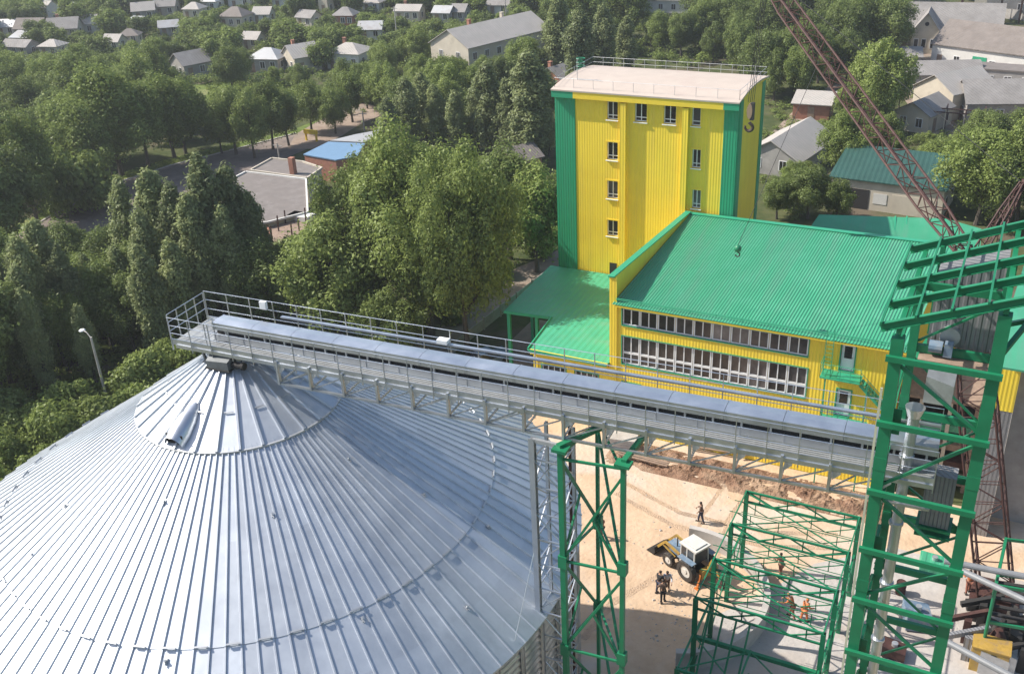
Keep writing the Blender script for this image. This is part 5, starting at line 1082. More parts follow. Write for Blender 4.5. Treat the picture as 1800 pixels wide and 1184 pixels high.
# ================================================================== TREES
def crown_data(nl, shape, nb, br, ls, seed, base=0.22, flat=0.5):
    g = np.random.default_rng(seed)
    # blob centres
    cs = []; rs = []
    while len(cs) < nb:
        if shape == 'poplar':
            t = g.random()**0.8; rad = 0.085*(math.sin(PI*min(1, t*0.90+0.12))**0.42); a = g.random()*2*PI; r = rad*math.sqrt(g.random())
            cs.append((r*math.cos(a), r*math.sin(a), 0.10+0.84*t)); rs.append(br*(0.55+0.6*math.sin(PI*min(1, t*0.9+0.08)))*g.uniform(0.7, 1.2))
        elif shape == 'bush':
            v = g.normal(size=3); v /= np.linalg.norm(v); v[2] = abs(v[2]); k = g.random()**0.4; cs.append((v[0]*0.5*k, v[1]*0.5*k, 0.1+v[2]*0.62*k)); rs.append(br*g.uniform(0.7, 1.3))
        else:
            v = g.normal(size=3); v /= np.linalg.norm(v); k = 0.35+0.62*g.random()**0.6
            lob = 1+0.22*math.sin(3*math.atan2(v[1], v[0])+seed)+0.12*math.sin(5*math.atan2(v[1], v[0])+2*seed)
            z = 0.60+v[2]*0.36*k; 
            if z < base+0.06: continue
            w = 0.34 if shape == 'broad' else 0.27
            cs.append((v[0]*w*k*lob, v[1]*w*k*lob, z+g.normal()*0.02)); rs.append(br*g.uniform(0.42, 1.5))
    cs = np.array(cs); rs = np.array(rs)
    p = rs**2; idx = g.choice(nb, nl, p=p/p.sum())
    d = g.normal(size=(nl, 3)); d /= np.linalg.norm(d, axis=1)[:, None]
    d[:, 2] = np.where(g.random(nl) < 0.45, np.abs(d[:, 2]), d[:, 2])
    rr = rs[idx]*(0.45+0.62*g.random(nl)**0.55); far_ = g.random(nl) < 0.16; rr = np.where(far_, rr*g.uniform(1.05, 1.75, nl), rr)
    sq = np.array([1, 1, 1.7 if shape == 'poplar' else (0.8 if shape == 'bush' else 1.25)])
    pos = cs[idx]+d*rr[:, None]*sq
    nrm = d+g.normal(size=(nl, 3))*0.55+np.array([0, 0, 0.35]); nrm /= np.linalg.norm(nrm, axis=1)[:, None]
    tv = np.cross(nrm, g.normal(size=(nl, 3))); tv /= np.linalg.norm(tv, axis=1)[:, None]
    if shape == 'poplar': tv = tv*0.5+np.array([0, 0, 0.8]); tv -= nrm*(tv*nrm).sum(1)[:, None]; tv /= np.linalg.norm(tv, axis=1)[:, None]+1e-9
    if shape in ('broad', 'slim'): tv = tv*0.7+np.array([0, 0, 0.5]); tv -= nrm*(tv*nrm).sum(1)[:, None]; tv /= np.linalg.norm(tv, axis=1)[:, None]+1e-9
    bt = np.cross(nrm, tv); s = (ls*g.uniform(0.6, 1.35, nl))[:, None]
    c0 = pos-tv*s; c1 = pos+bt*s*0.5+nrm*s*0.12; c2 = pos+tv*s; c3 = pos-bt*s*0.5+nrm*s*0.12
    V = np.stack([c0, c1, c2, c3], axis=1).reshape(-1, 3)
    return V, cs, rs
def quadmesh(name, V, m):
    me = bpy.data.meshes.new(name); nq = len(V)//4
    me.vertices.add(len(V)); me.vertices.foreach_set('co', V.astype(np.float32).ravel()); me.loops.add(nq*4); me.loops.foreach_set('vertex_index', np.arange(nq*4, dtype=np.int32))
    me.polygons.add(nq); me.polygons.foreach_set('loop_start', np.arange(0, nq*4, 4, dtype=np.int32)); me.materials.append(m); me.update(calc_edges=True); return me
def trunk_mesh(shape, cs, seed, base=0.22):
    g = random.Random(seed); mb = MB(); r = 0.020 if shape != 'poplar' else 0.014
    lean = (g.uniform(-.02, .02), g.uniform(-.02, .02))
    if shape == 'bush':
        for i in range(5): c = cs[g.randrange(len(cs))]; mb.tube((0, 0, -0.02), tuple(c), 0.018, 0.006, n=5)
        return mb.mesh('trunk', M_bark)
    top = 0.9 if shape == 'poplar' else 0.5
    pts = [(0, 0, -0.01), (lean[0]*.5, lean[1]*.5, base*0.6), (lean[0], lean[1], base*1.15), (lean[0]*1.6, lean[1]*1.4, top)]
    rr = [r*1.35, r, r*0.85, r*0.3]
    for i in range(3): mb.tube(pts[i], pts[i+1], rr[i], rr[i+1], n=7)
    order = sorted(range(len(cs)), key=lambda i: g.random())[:9 if shape != 'poplar' else 5]
    for i in order:
        c = Vector(cs[i]); s = Vector(pts[2]).lerp(Vector(pts[3]), g.uniform(0, 0.6)); m_ = s.lerp(c, 0.5)+Vector((0, 0, -0.02)); mb.tube(s, m_, r*0.5, r*0.32, n=5).tube(m_, c, r*0.32, r*0.1, n=5)
    return mb.mesh('trunk', M_bark)
SP = {}
def species(key, n, nl, shape, nb, br, ls, m, base=0.22):
    SP[key] = []
    for i in range(n):
        sd = sum(ord(c) for c in key)*7+i*13; V, cs, rs = crown_data(nl, shape, nb, br, ls, sd, base); SP[key].append((quadmesh('crown', V, m), trunk_mesh(shape, cs, sd, base)))
species('big', 3, 52000, 'broad', 150, 0.068, 0.0098, LM_lite, 0.16)
species('broad', 4, 20000, 'broad', 85, 0.082, 0.0150, LM_mid)
species('light', 3, 20000, 'broad', 80, 0.083, 0.0150, LM_lite)
species('dark', 3, 20000, 'broad', 80, 0.083, 0.0150, LM_dark)
species('slim', 3, 16000, 'slim', 55, 0.085, 0.0145, LM_dark, 0.25)
species('poplar', 4, 17000, 'poplar', 95, 0.046, 0.0118, LM_pop)
species('bush', 3, 8000, 'bush', 28, 0.19, 0.038, LM_mid)
species('lbush', 2, 8000, 'bush', 28, 0.19, 0.038, LM_lite)
species('far', 4, 5000, 'broad', 34, 0.125, 0.034, LM_mid)
species('fard', 3, 5000, 'broad', 34, 0.125, 0.034, LM_dark)
NAMES = dict(big='broadleaf_tree', broad='broadleaf_tree', light='broadleaf_tree', dark='shade_tree', slim='slender_tree', poplar='poplar_tree', bush='bush', lbush='bush', far='garden_tree', fard='garden_tree')
PLACED = []
def tree(x, y, h, kind, label, group=None, wide=1.0, var=None, rz=None):
    g = random; cr_, tr = SP[kind][var if var is not None else g.randrange(len(SP[kind]))]
    t = thing(NAMES[kind], label, 'bush' if 'bush' in kind else ('poplar' if kind == 'poplar' else 'tree'), (x, y, 0), g.uniform(0, 6.28) if rz is None else rz, group); t.scale = (h*wide, h*wide, h)
    link('crown', cr_, t); link('trunk', tr, t); PLACED.append((x, y)); return t
def tree_px(bx, by, top, kind, label, group=None, wide=1.0, var=None):
    c = G(bx, by); return tree(c[0], c[1], PY(bx, top, c[1])[2]*1.04, kind, label, group, wide, var)
# --- hand placed trees
CT = 'big light green trees in the middle, left of the yellow tower'
tree_px(758, 588, 250, 'big', 'largest leafy light green tree, in the middle left of the yellow tower', None, 0.86, 0)
tree_px(668, 575, 280, 'big', 'light green tree at the left side of the large central one', None, 0.72, 1)
tree_px(824, 626, 272, 'big', 'light green tree at the right side of the large central one', None, 0.66, 2)
tree_px(700, 520, 262, 'big', 'light green tree just behind the large central one', None, 0.8, 2)
tree_px(600, 605, 400, 'light', 'lower bushy tree at the left foot of the central trees', None, 1.1)
tree_px(690, 640, 520, 'light', 'small bright tree below the central trees by the conveyor railing', None, 1.2)
tree_px(945, 478, 305, 'light', 'green tree with dark forked trunk close to the tower corner', None, 1.0)
tree_px(898, 455, 272, 'dark', 'darker tree behind the tree at the tower corner', None, 1.0)
tree_px(1420, 385, 300, 'dark', 'round dark tree right of the tower above the green roof', None, 1.25)
tree_px(1365, 385, 318, 'broad', 'broad low tree right against the yellow tower', None, 1.2)
tree_px(1470, 388, 320, 'broad', 'low tree left of the brick garage', None, 1.15)
tree_px(1478, 318, 200, 'broad', 'green tree behind the raised jib left of the green roofed garage', None, 1.0)
tree_px(1545, 232, 72, 'light', 'tall bright tree left of the farm buildings at right', None, 0.85)
tree_px(1490, 225, 150, 'broad', 'shorter tree left of the tall bright tree', None, 1.1)
tree_px(1580, 190, 130, 'broad', 'dark leaning tree by the slate sheds', None, 0.9)
tree_px(1715, 395, 235, 'broad', 'dense tree right of the brick garage', None, 1.1)
tree_px(1785, 400, 225, 'light', 'large dense tree at the right edge above the green frame', None, 1.0)
tree_px(1670, 330, 250, 'broad', 'tree rising behind the dark green garage roof', None, 1.0)
tree_px(1655, 290, 225, 'bush', 'shrubby tree below the narrow grey shed', None, 0.8)
tree_px(1760, 300, 240, 'bush', 'round shrub in front of the grey barn', None, 0.9)
tree_px(1345, 160, 55, 'dark', 'tall dark tree behind the right end of the tower roof', None, 0.9)
tree_px(1300, 130, 40, 'dark', 'tall dark tree behind the middle of the tower roof railing', None, 0.9)
# poplars behind
PG = 'poplars in the belt left of the yellow tower'
for i, (bx, by, tp, w) in enumerate(((935, 285, 92, 1.25), (862, 268, 112, 1.1), (690, 282, 172, 1.0), (722, 268, 140, 1.1), (770, 262, 150, 1.0), (805, 270, 160, 1.0), (840, 262, 150, 1.0), (895, 275, 140, 1.0), (965, 275, 190, 1.0), (748, 250, 130, 1.1), (1020, 180, 20, 1.1), (985, 150, -5, 1.1), (1060, 150, 10, 1.0), (1100, 140, 30, 1.0))):
    lb = {0: 'tallest broad poplar directly left of the yellow tower', 10: 'poplar behind the left corner of the tower roof', 11: 'poplar at the top edge left of the tower roof', 2: 'leftmost grey green poplar of the belt behind the central trees'}.get(i, 'grey green poplar in the belt behind the central trees' if i < 10 else 'poplar standing behind the tower roof railing')
    tree_px(bx, by, tp, 'poplar', lb, PG if lb.startswith('grey') else ('poplars behind the tower roof' if lb.startswith('poplar standing') else None), w*1.35)
PG2 = 'poplars in front of the road, left'
for i, (bx, by, tp, w) in enumerate(((258, 545, 322, 1.0), (312, 560, 308, 1.15), (345, 570, 330, 1.0), (398, 560, 282, 1.1), (440, 548, 298, 1.1), (470, 550, 345, 1.0), (372, 580, 350, 1.1), (290, 590, 380, 1.1), (425, 575, 370, 1.1), (120, 620, 400, 1.1), (90, 640, 430, 1.1), (150, 625, 440, 1.0), (185, 600, 455, 1.0), (240, 600, 440, 1.1), (335, 610, 430, 1.2), (470, 560, 420, 1.1))):
    tree_px(bx, by, tp, 'poplar', 'dusty green poplar in the clump between road and silo', PG2, w*0.98)
# roadside row
RG = 'trees in the row along the far side of the road'
for bx, by, tp, k, w in ((30, 445, 265, 'dark', 0.85), (68, 402, 215, 'broad', 0.85), (140, 375, 235, 'bush', .7), (215, 310, 130, 'broad', 1.1), (175, 330, 190, 'broad', 1.0), (262, 296, 150, 'broad', 1.0), (308, 280, 138, 'broad', 1.0), (327, 270, 150, 'dark', 1.0), (415, 272, 160, 'light', 1.0), (448, 278, 170, 'light', .9), (480, 262, 150, 'broad', .9), (508, 256, 160, 'dark', .9), (390, 270, 185, 'light', .9), (-10, 470, 280, 'dark', 1.1), (548, 232, 150, 'light', 1.1), (590, 235, 160, 'broad', 1.0), (620, 215, 130, 'broad', 1.0)):
    tree_px(bx, by, tp, k, 'leafy tree in the row along the far side of the road', RG, w)
# --- scatter with keep-clear windows of the photograph's open places
CLEAR = [(110, 300, 225, 375), (222, 292, 300, 335), (300, 275, 390, 300), (385, 295, 545, 400), (470, 375, 550, 435), (530, 245, 645, 280), (765, 45, 880, 118), (870, 38, 945, 70), (590, 82, 652, 122), (508, 85, 560, 135), (445, 98, 500, 125), (325, 100, 372, 135), (395, 26, 440, 50), (590, 22, 628, 46), (700, 18, 742, 38), (768, 26, 822, 40), (20, 45, 140, 100), (140, 35, 175, 62), (238, 18, 315, 36), (325, 14, 350, 34), (360, 6, 388, 20), (405, -5, 445, 12), (490, -5, 516, 14), (565, 5, 585, 26), (20, 84, 112, 100), (5, 48, 35, 62), (192, 76, 220, 90), (218, 64, 248, 80), (452, 26, 482, 42), (530, 32, 560, 48), (644, 8, 672, 22), (286, 50, 314, 64), (434, 70, 462, 86), (638, 52, 672, 70), (862, 10, 898, 26), (360, 142, 480, 178), (555, 185, 650, 245), (965, 120, 1340, 480), (1570, 5, 1800, 225), (1590, 175, 1655, 245), (1395, 168, 1458, 212), (1336, 225, 1442, 305), (1490, 280, 1650, 372), (1140, 8, 1200, 22), (900, 470, 985, 620), (520, 228, 600, 246), (905, 265, 940, 320), (245, 20, 260, 36), (85, 20, 105, 45), (128, 268, 162, 296), (880, 540, 1070, 760), (1440, 375, 1720, 420)]
CLEARD = [np.linalg.norm(G((c[0]+c[2])/2, c[3])[:2])+(5 if c[3] < 400 else 2) for c in CLEAR]
ROADPT = [(130, 400), (110, 385), (160, 375), (200, 372), (200, 345), (250, 330), (250, 360), (300, 312), (300, 342), (350, 300), (350, 325), (395, 288), (440, 272), (330, 350), (80, 410), (150, 420), (40, 425), (480, 330), (510, 350), (510, 400)]
HOUSEC = [tuple(t.location[:2])+(max(h[2], h[3])*0.62,) for h, t in HT]
def inpoly(x, y, pl):
    r = False; n = len(pl)
    for i in range(n):
        a = pl[i]; b = pl[(i+1) % n]
        if (a[1] > y) != (b[1] > y) and x < (b[0]-a[0])*(y-a[1])/(b[1]-a[1])+a[0]: r = not r
    return r
ROADW = [tuple(G(*p)[:2]) for p in ((-70, 462), (60, 398), (170, 334), (300, 292), (420, 262), (520, 236), (590, 205), (660, 200), (600, 240), (540, 262), (470, 292), (352, 340), (335, 395), (215, 418), (70, 468), (-70, 540))]
def okay(x, y, h, half, clear=True):
    if math.hypot(x-SX, y-SY) < RE+1.8: return 0
    if inpoly(x, y, ROADW): return 0
    for a, b, r in HOUSEC:
        if math.hypot(x-a, y-b) < r: return 0
    if -41 < x < 6 and 63 < y < 92: return 0
    if not clear: return h
    dist = math.hypot(x, y); k_ = FPX/math.hypot(dist, CAMH); b = proj((x, y, h*0.2)); l = b[0]-half*0.8*FPX/np.linalg.norm(np.array([x, y, -CAMH])); r = 2*b[0]-l
    for hh_ in (h, h*0.8, h*0.62):
        t = proj((x, y, hh_)); 
        if not any(l < c[2] and r > c[0] and t[1] < c[3]-(0.42 if c[3] < 138 and c[2] < 880 else 0.3)*(c[3]-c[1]) and b[1] > c[1]+2 and dist < dd for c, dd in zip(CLEAR, CLEARD)) and not any(((px_-t[0])/(half*k_*0.9))**2+((py_-(t[1]*.55+b[1]*.45))/(0.5*(b[1]-t[1])+4))**2 < 1 for px_, py_ in ROADPT): return hh_
    return 0
def scatter(pl, sp, hr, kinds, label, group, wide=(0.9, 1.2), mx=999, clear=True, name=None, jit=0.45):
    W = [tuple(G(*p)[:2]) for p in pl]; xs = [p[0] for p in W]; ys = [p[1] for p in W]; n = 0; cand = []
    y = min(ys)
    while y < max(ys):
        x = min(xs)
        while x < max(xs):
            u = x+random.uniform(-jit, jit)*sp; v = y+random.uniform(-jit, jit)*sp
            if inpoly(u, v, W): cand.append((u, v))
            x += sp
        y += sp
    random.shuffle(cand); res = []
    for u, v in cand:
        if n >= mx: break
        if any(abs(u-a)+abs(v-b) < sp*0.55 for a, b in PLACED): continue
        h = random.uniform(*hr); w = random.uniform(*wide); k = random.choice(kinds); half = h*w*(0.36 if k != 'poplar' else 0.15)
        h2 = okay(u, v, h, half, clear)
        if not h2: continue
        if h2 < h*0.99 and k == 'poplar': k = kinds[0]
        res.append((u, v, h2, k, w)); PLACED.append((u, v)); n += 1
    if label is None: return res
    for u, v, h, k, w in res: PLACED.pop() if False else None; tree(u, v, h, k, label, group, w)
    return len(res)
cnt = {}
cnt['wood'] = scatter([(-110, 560), (40, 490), (215, 462), (330, 440), (430, 470), (545, 510), (560, 560), (420, 610), (300, 640), (180, 690), (0, 730), (-160, 780)], 3.7, (7.5, 12.5), ['slim', 'poplar', 'poplar', 'slim', 'poplar', 'broad'], 'dark tree in the dense wood between the road and the silo', 'trees in the dense wood between road and silo', (0.9, 1.2), 150)
cnt['scrub'] = scatter([(-160, 790), (0, 745), (180, 705), (300, 655), (420, 625), (500, 640), (300, 790), (-50, 1000)], 3.0, (3.2, 5.4), ['lbush', 'lbush', 'bush'], 'bright green bush along the edge of the silo roof', 'bushes along the silo', (0.8, 1.1), 60)
cnt['left'] = scatter([(-60, 395), (60, 360), (170, 300), (300, 262), (400, 238), (380, 190), (330, 130), (150, 105), (-60, 105)], 7.2, (8, 12), ['broad', 'dark', 'broad', 'light'], 'leafy tree in the wood beyond the road at left', 'trees in the wood beyond the road', (0.95, 1.25), 120)
cnt['mid'] = scatter([(340, 170), (560, 175), (660, 235), (690, 280), (960, 285), (960, 150), (1000, 120), (960, 40), (900, 110), (760, 110), (640, 130), (470, 140), (350, 140)], 6.2, (6, 11), ['broad', 'light', 'dark', 'broad'], 'leafy tree in the green belt between meadow and tower', 'trees in the green belt in the middle', (0.9, 1.2), 110)
cnt['behind'] = scatter([(960, 150), (960, -30), (1330, -30), (1560, -30), (1560, 110), (1480, 160), (1340, 240), (1330, 120), (1000, 110)], 6.0, (7, 13), ['dark', 'broad', 'dark', 'slim'], 'dark green tree in the park behind the tower', 'trees in the park behind the tower', (0.95, 1.2), 110)
cnt['right'] = scatter([(1340, 330), (1340, 390), (1480, 392), (1490, 300), (1600, 280), (1660, 380), (1860, 420), (1860, 250), (1660, 265), (1590, 240), (1540, 200), (1480, 230), (1440, 310)], 4.6, (3.5, 6.5), ['broad', 'light', 'dark'], 'garden tree among the sheds right of the tower', 'garden trees at right', (1.0, 1.3), 60)
cnt['under'] = scatter([(560, 680), (620, 640), (760, 600), (870, 500), (960, 450), (1000, 440), (900, 400), (700, 420), (560, 460)], 4.0, (1.5, 3.5), ['bush', 'lbush'], 'low shrub under the central trees', 'shrubs under the central trees', (0.8, 1.3), 40)
cnt['town'] = scatter([(-60, 110), (330, 135), (640, 130), (760, 100), (960, 40), (960, -10), (-60, -10)], 5.7, (4.5, 8.0), ['far', 'fard', 'far'], 'garden tree among the far houses at upper left', 'garden trees among far houses', (1.15, 1.6), 298)
print('TREES', cnt)
# everything farther: one woodland mass
res = scatter([(-200, 0), (960, -12), (1900, 10), (2400, -150), (900, -190), (-500, -150), (-260, 20)], 8.5, (6, 10), ['far'], None, None, (1.0, 1.3), 900, False)
res += scatter([(-300, 300), (-62, 380), (-62, -10), (-300, -10)], 8.5, (7, 11), ['far'], None, None, (1.0, 1.3), 250, False)
res += scatter([(1862, 380), (1862, 60), (2200, 60), (2200, 420)], 8.5, (5, 8), ['far'], None, None, (1.0, 1.3), 80, False)
VV = []
for i in range(len(res)):
    u, v, h, k, w = res[i]
    if i < 6: VB = [crown_data(900, 'broad', 22, 0.15, 0.085, 900+j, 0.1)[0] for j in range(4)] if i == 0 else VB
    a = random.uniform(0, 6.28); V = VB[i % 4]; ca, sa = math.cos(a), math.sin(a)
    VV.append(np.stack([(V[:, 0]*ca-V[:, 1]*sa)*h*w+u, (V[:, 0]*sa+V[:, 1]*ca)*h*w+v, V[:, 2]*h], axis=1))
fw = bpy.data.objects.new('far_woodland', quadmesh('far_woodland', np.concatenate(VV), LM_mid)); COL.objects.link(fw); tag(fw, 'continuous far woodland beyond the town and houses', 'woodland', kind='stuff')
print('FAR', len(res))
def mass(name, res, nl, base_, m, label, cat, seed0, ls):
    VB = [crown_data(nl, 'bush', 14, 0.24, ls, seed0+j, 0.1)[0] for j in range(4)]; out = []
    for i, (u, v, h, k, w) in enumerate(res):
        a = random.uniform(0, 6.28); V = VB[i % 4]; ca, sa = math.cos(a), math.sin(a)
        out.append(np.stack([(V[:, 0]*ca-V[:, 1]*sa)*h*w+u, (V[:, 0]*sa+V[:, 1]*ca)*h*w+v, V[:, 2]*h], axis=1))
    o = bpy.data.objects.new(name, quadmesh(name, np.concatenate(out), m)); COL.objects.link(o); tag(o, label, cat, kind='stuff')
u1 = scatter([(-60, 150), (330, 150), (560, 150), (760, 140), (960, 120), (1340, 120), (1560, 60), (1560, -20), (-60, -20)], 3.6, (1.2, 2.8), ['bush'], None, None, (1.1, 1.7), 2600, False)
u1 += scatter([(340, 170), (560, 185), (690, 280), (960, 330), (960, 150), (470, 150)], 3.4, (0.8, 2.0), ['bush'], None, None, (1.1, 1.6), 300, False)
u1 += scatter([(1340, 400), (1340, 180), (1560, 60), (1860, 60), (1860, 420)], 3.4, (0.6, 1.7), ['bush'], None, None, (1.1, 1.7), 420, False)
mass('undergrowth', u1, 260, 0, LM_mid, 'low undergrowth and garden shrubs between the houses and trees', 'undergrowth', 400, 0.075)
print('UNDER', len(u1))
# grass tufts on verge and meadow
gv = []
for pl, n in (([(360, 145), (470, 140), (555, 152), (555, 183), (470, 203), (385, 232)], 5000), ([(60, 385), (170, 320), (300, 280), (420, 252), (420, 261), (300, 290), (170, 332), (60, 396)], 4000), ([(150, 800), (330, 690), (420, 650), (300, 560), (0, 640), (-60, 800)], 6000)):
    W = [tuple(G(*p)[:2]) for p in pl]; x0, x1 = min(p[0] for p in W), max(p[0] for p in W); y0, y1 = min(p[1] for p in W), max(p[1] for p in W); k = 0
    while k < n:
        u, v = random.uniform(x0, x1), random.uniform(y0, y1); k += 1
        if not inpoly(u, v, W) or math.hypot(u-SX, v-SY) < RE+0.3: continue
        a = random.uniform(0, PI); s = random.uniform(0.12, 0.3); h = random.uniform(0.15, 0.4); dx, dy = math.cos(a)*s, math.sin(a)*s
        gv += [(u-dx, v-dy, 0.0), (u+dx, v+dy, 0.0), (u+dx*1.2+0.08, v+dy*1.2, h), (u-dx*1.2+0.08, v-dy*1.2, h)]
go = bpy.data.objects.new('grass', quadmesh('grass', np.array(gv), LM_lite)); COL.objects.link(go); tag(go, 'rough grass tufts on the meadow and road verge', 'grass', kind='stuff')
# ================================================================== PEOPLE
def skin(name, pts, edges, rad, m, parent, sub=1):
    me = bpy.data.meshes.new(name); me.from_pydata(pts, edges, []); o = bpy.data.objects.new(name, me); COL.objects.link(o)
    o.modifiers.new('s', 'SKIN'); o.modifiers['s'].use_smooth_shade = True; sv = o.data.skin_vertices[0].data
    for i, r in enumerate(rad): sv[i].radius = (r, r); sv[i].use_root = (i == 0)
    s = o.modifiers.new('d', 'SUBSURF'); s.levels = sub; s.render_levels = sub
    dg = bpy.context.evaluated_depsgraph_get(); dg.update(); nm = bpy.data.meshes.new_from_object(o.evaluated_get(dg)); bpy.data.objects.remove(o); nm.materials.clear(); nm.materials.append(m)
    for p in nm.polygons: p.use_smooth = True
    return link(name, nm, parent)
def person(px, py, rz, label, top, legs, lean=0.0, armL=(0.12, 0.05), armR=(0.12, 0.05), stride=0.15, cap=None, group=None):
    c = G(px, py); t = thing('person', label, 'person', (c[0], c[1], 0.006), R(rz), group)
    pts, ed, ra = [], [], []
    def v(p, r, j=None): pts.append(tuple(p)); ra.append(r); k = len(pts)-1; ed.append((j, k)) if j is not None else None; return k
    L = lean
    pel = v((0, 0, 0.93), 0.13); sp = v((0, L*0.25, 1.13), 0.125, pel); ch = v((0, L*0.6, 1.34), 0.15, sp); nk = v((0, L*0.85, 1.49), 0.055, ch); hb_ = v((0, L*0.95+0.01, 1.58), 0.075, nk); hd = v((0, L*1.0+0.015, 1.68), 0.082, hb_); v((0, L*1.0+0.01, 1.745), 0.06, hd)
    v((0, L*0.95+0.10, 1.60), 0.014, hb_)            # nose
    for s in (-1, 1): v((s*0.085, L*0.95+0.0, 1.61), 0.014, hb_)     # ears
    hands = []
    for s, (fw, dn) in ((-1, armL), (1, armR)):
        sh = v((s*0.19, L*0.65, 1.42), 0.062, ch); el = v((s*(0.25+dn*0.5), L*0.65+fw*0.5-0.03, 1.16+dn*0.6), 0.045, sh); wr = v((s*(0.25+dn*0.3), L*0.65+fw*2.0, 0.93+dn*1.8+fw*0.4), 0.032, el); pm = v((s*(0.25+dn*0.3), L*0.65+fw*2.3, 0.86+dn*2.0+fw*0.5), 0.036, wr)
        for k, (dx, ln) in enumerate(((-0.028, 0.07), (-0.010, 0.08), (0.010, 0.075), (0.027, 0.06))):
            b = pts[pm]; f1 = v((b[0]+dx*0.8, b[1]+dx, b[2]-0.05), 0.010, pm); v((b[0]+dx-s*0.012, b[1]+dx+0.012, b[2]-0.05-ln*0.75), 0.008, f1)
        b = pts[pm]; f1 = v((b[0]-s*0.03, b[1]+0.03, b[2]-0.005), 0.011, pm); v((b[0]-s*0.04, b[1]+0.05, b[2]-0.05), 0.009, f1)
    for s in (-1, 1):
        hp = v((s*0.09, 0, 0.90), 0.10, pel); kn = v((s*0.11, s*stride*0.6+0.03, 0.50), 0.062, hp); an_ = v((s*0.12, s*stride, 0.10), 0.042, kn); v((s*0.13, s*stride+0.13, 0.035), 0.034, an_)
    skin('body', pts, ed, ra, M_skin, t)
    # shirt
    P0 = pts; q, e, r = [], [], []
    def w(p, rr, j=None): q.append(tuple(p)); r.append(rr); k = len(q)-1; e.append((j, k)) if j is not None else None; return k
    a = w(P0[pel], 0.15); b = w(P0[sp], 0.15, a); c2 = w(P0[ch], 0.172, b); w((P0[nk][0], P0[nk][1]-0.01, P0[nk][2]-0.05), 0.085, c2)
    n0 = 10
    for k in (0, 1):
        base_ = n0+k*14; s1 = w(P0[base_], 0.082, c2); s2 = w(P0[base_+1], 0.062, s1); w(tuple(np.array(P0[base_+1])*0.15+np.array(P0[base_+2])*0.85), 0.048, s2)
    skin('shirt', q, e, r, M_cloth[top], t)
    q, e, r = [], [], []; a = w((P0[pel][0], P0[pel][1], 0.95), 0.148); lb_ = n0+28
    for k in (0, 1):
        b_ = lb_+k*4; h1 = w(P0[b_], 0.115, a); h2 = w(P0[b_+1], 0.082, h1); w(tuple(np.array(P0[b_+2])+np.array([0, 0, 0.02])), 0.066, h2)
    skin('trousers', q, e, r, M_cloth[legs], t)
    mb = MB()
    for k in (0, 1): b_ = np.array(P0[lb_+k*4+2]); mb.prism([(b_[0]-0.05, b_[1]-0.08), (b_[0]+0.05, b_[1]-0.08), (b_[0]+0.05, b_[1]+0.19), (b_[0]-0.05, b_[1]+0.19)], 0.0, [0.13, 0.13, 0.06, 0.06])
    part('shoes', mb, M_black, t, local=True)
    hx, hy, hz = P0[hd]; mb = MB(); mb.lathe((hx, hy-0.012, hz-0.035), [(0.088, -0.02), (0.094, 0.03), (0.085, 0.075), (0.05, 0.11), (0, 0.12)], 12); part('hard_hat' if cap else 'hair', mb, cap or M_hair, t, local=True, smooth=True)
    return t
person(1232, 918, 100, 'lone person in dark clothes standing on the sand behind the tractor', 'brown', 'navy', 0.06, (0.10, 0.03), (0.15, 0.05), 0.2)
person(1058, 946, 60, 'person in rusty overalls walking behind the green truss tower', 'rust', 'brown', 0.05, (0.1, 0.04), (0.14, 0.02), 0.26)
person(1158, 1042, -20, 'person in black jacket at the left of the trio beside the tractor', 'black', 'navy', 0.1, (0.2, 0.02), (0.12, 0.04), 0.1)
person(1172, 1038, 200, 'person in pale grey shirt leaning in, at the right of the trio', 'pale', 'brown', 0.18, (0.22, 0.05), (0.2, 0.02), 0.12)
person(1165, 1058, 30, 'person in brown jacket nearest the camera in the trio by the tractor', 'brown', 'black', 0.08, (0.16, 0.03), (0.1, 0.02), 0.1)
person(1372, 1012, 40, 'person in pinkish rust overalls under the back of the roof frame', 'rust', 'rust', 0.16, (0.22, 0.02), (0.2, 0.05), 0.2)
person(1392, 1085, 80, 'worker in orange bending at the left of a pair on the concrete pad', 'orange', 'rust', 0.34, (0.3, 0.0), (0.26, 0.0), 0.2, M_orange)
person(1412, 1092, -40, 'worker in orange standing at the right of a pair on the concrete pad', 'orange', 'orange', 0.14, (0.2, 0.03), (0.24, 0.0), 0.16, M_orange)
person(1700, 1042, 20, 'worker in orange beside the crane foot and grey ducts', 'orange', 'rust', 0.1, (0.2, 0.03), (0.1, 0.02), 0.15)
# ================================================================== BACKHOE TRACTOR
c = G(1212, 1000); d_ = G(1160, 952)-G(1250, 1015); tr = thing('tractor', 'blue and white backhoe tractor with front bucket parked on the sandy yard', 'tractor', (c[0], c[1], 0.006), math.atan2(d_[1], d_[0]))
def T(n, mb, m, **k): return part(n, mb, m, tr, local=True, **k)
mb = MB(); mb.box(-1.5, 1.7, -0.32, 0.32, 0.55, 0.9).box(1.0, 1.5, -0.7, 0.7, 0.5, 0.62); T('chassis', mb, M_dark)
mb = MB(); mb.prism([(0.35, -0.42), (1.85, -0.36), (1.85, 0.36), (0.35, 0.42)], 0.9, [1.62, 1.45, 1.45, 1.62]); hd = T('hood', mb, M_blue)
mb = MB(); mb.box(1.855, 1.88, -0.3, 0.3, 0.95, 1.38); part('grille', mb, M_dark, hd, local=True)
for s in (-0.27, 0.27): mb = MB(); mb.tube((1.852, s, 1.36), (1.9, s, 1.36), 0.06, n=10); part('headlight', mb, M_white, hd, local=True)
mb = MB(); mb.tube((1.0, 0.25, 1.5), (1.0, 0.25, 2.3), 0.045, n=8); T('exhaust', mb, M_dark)
mb = MB()
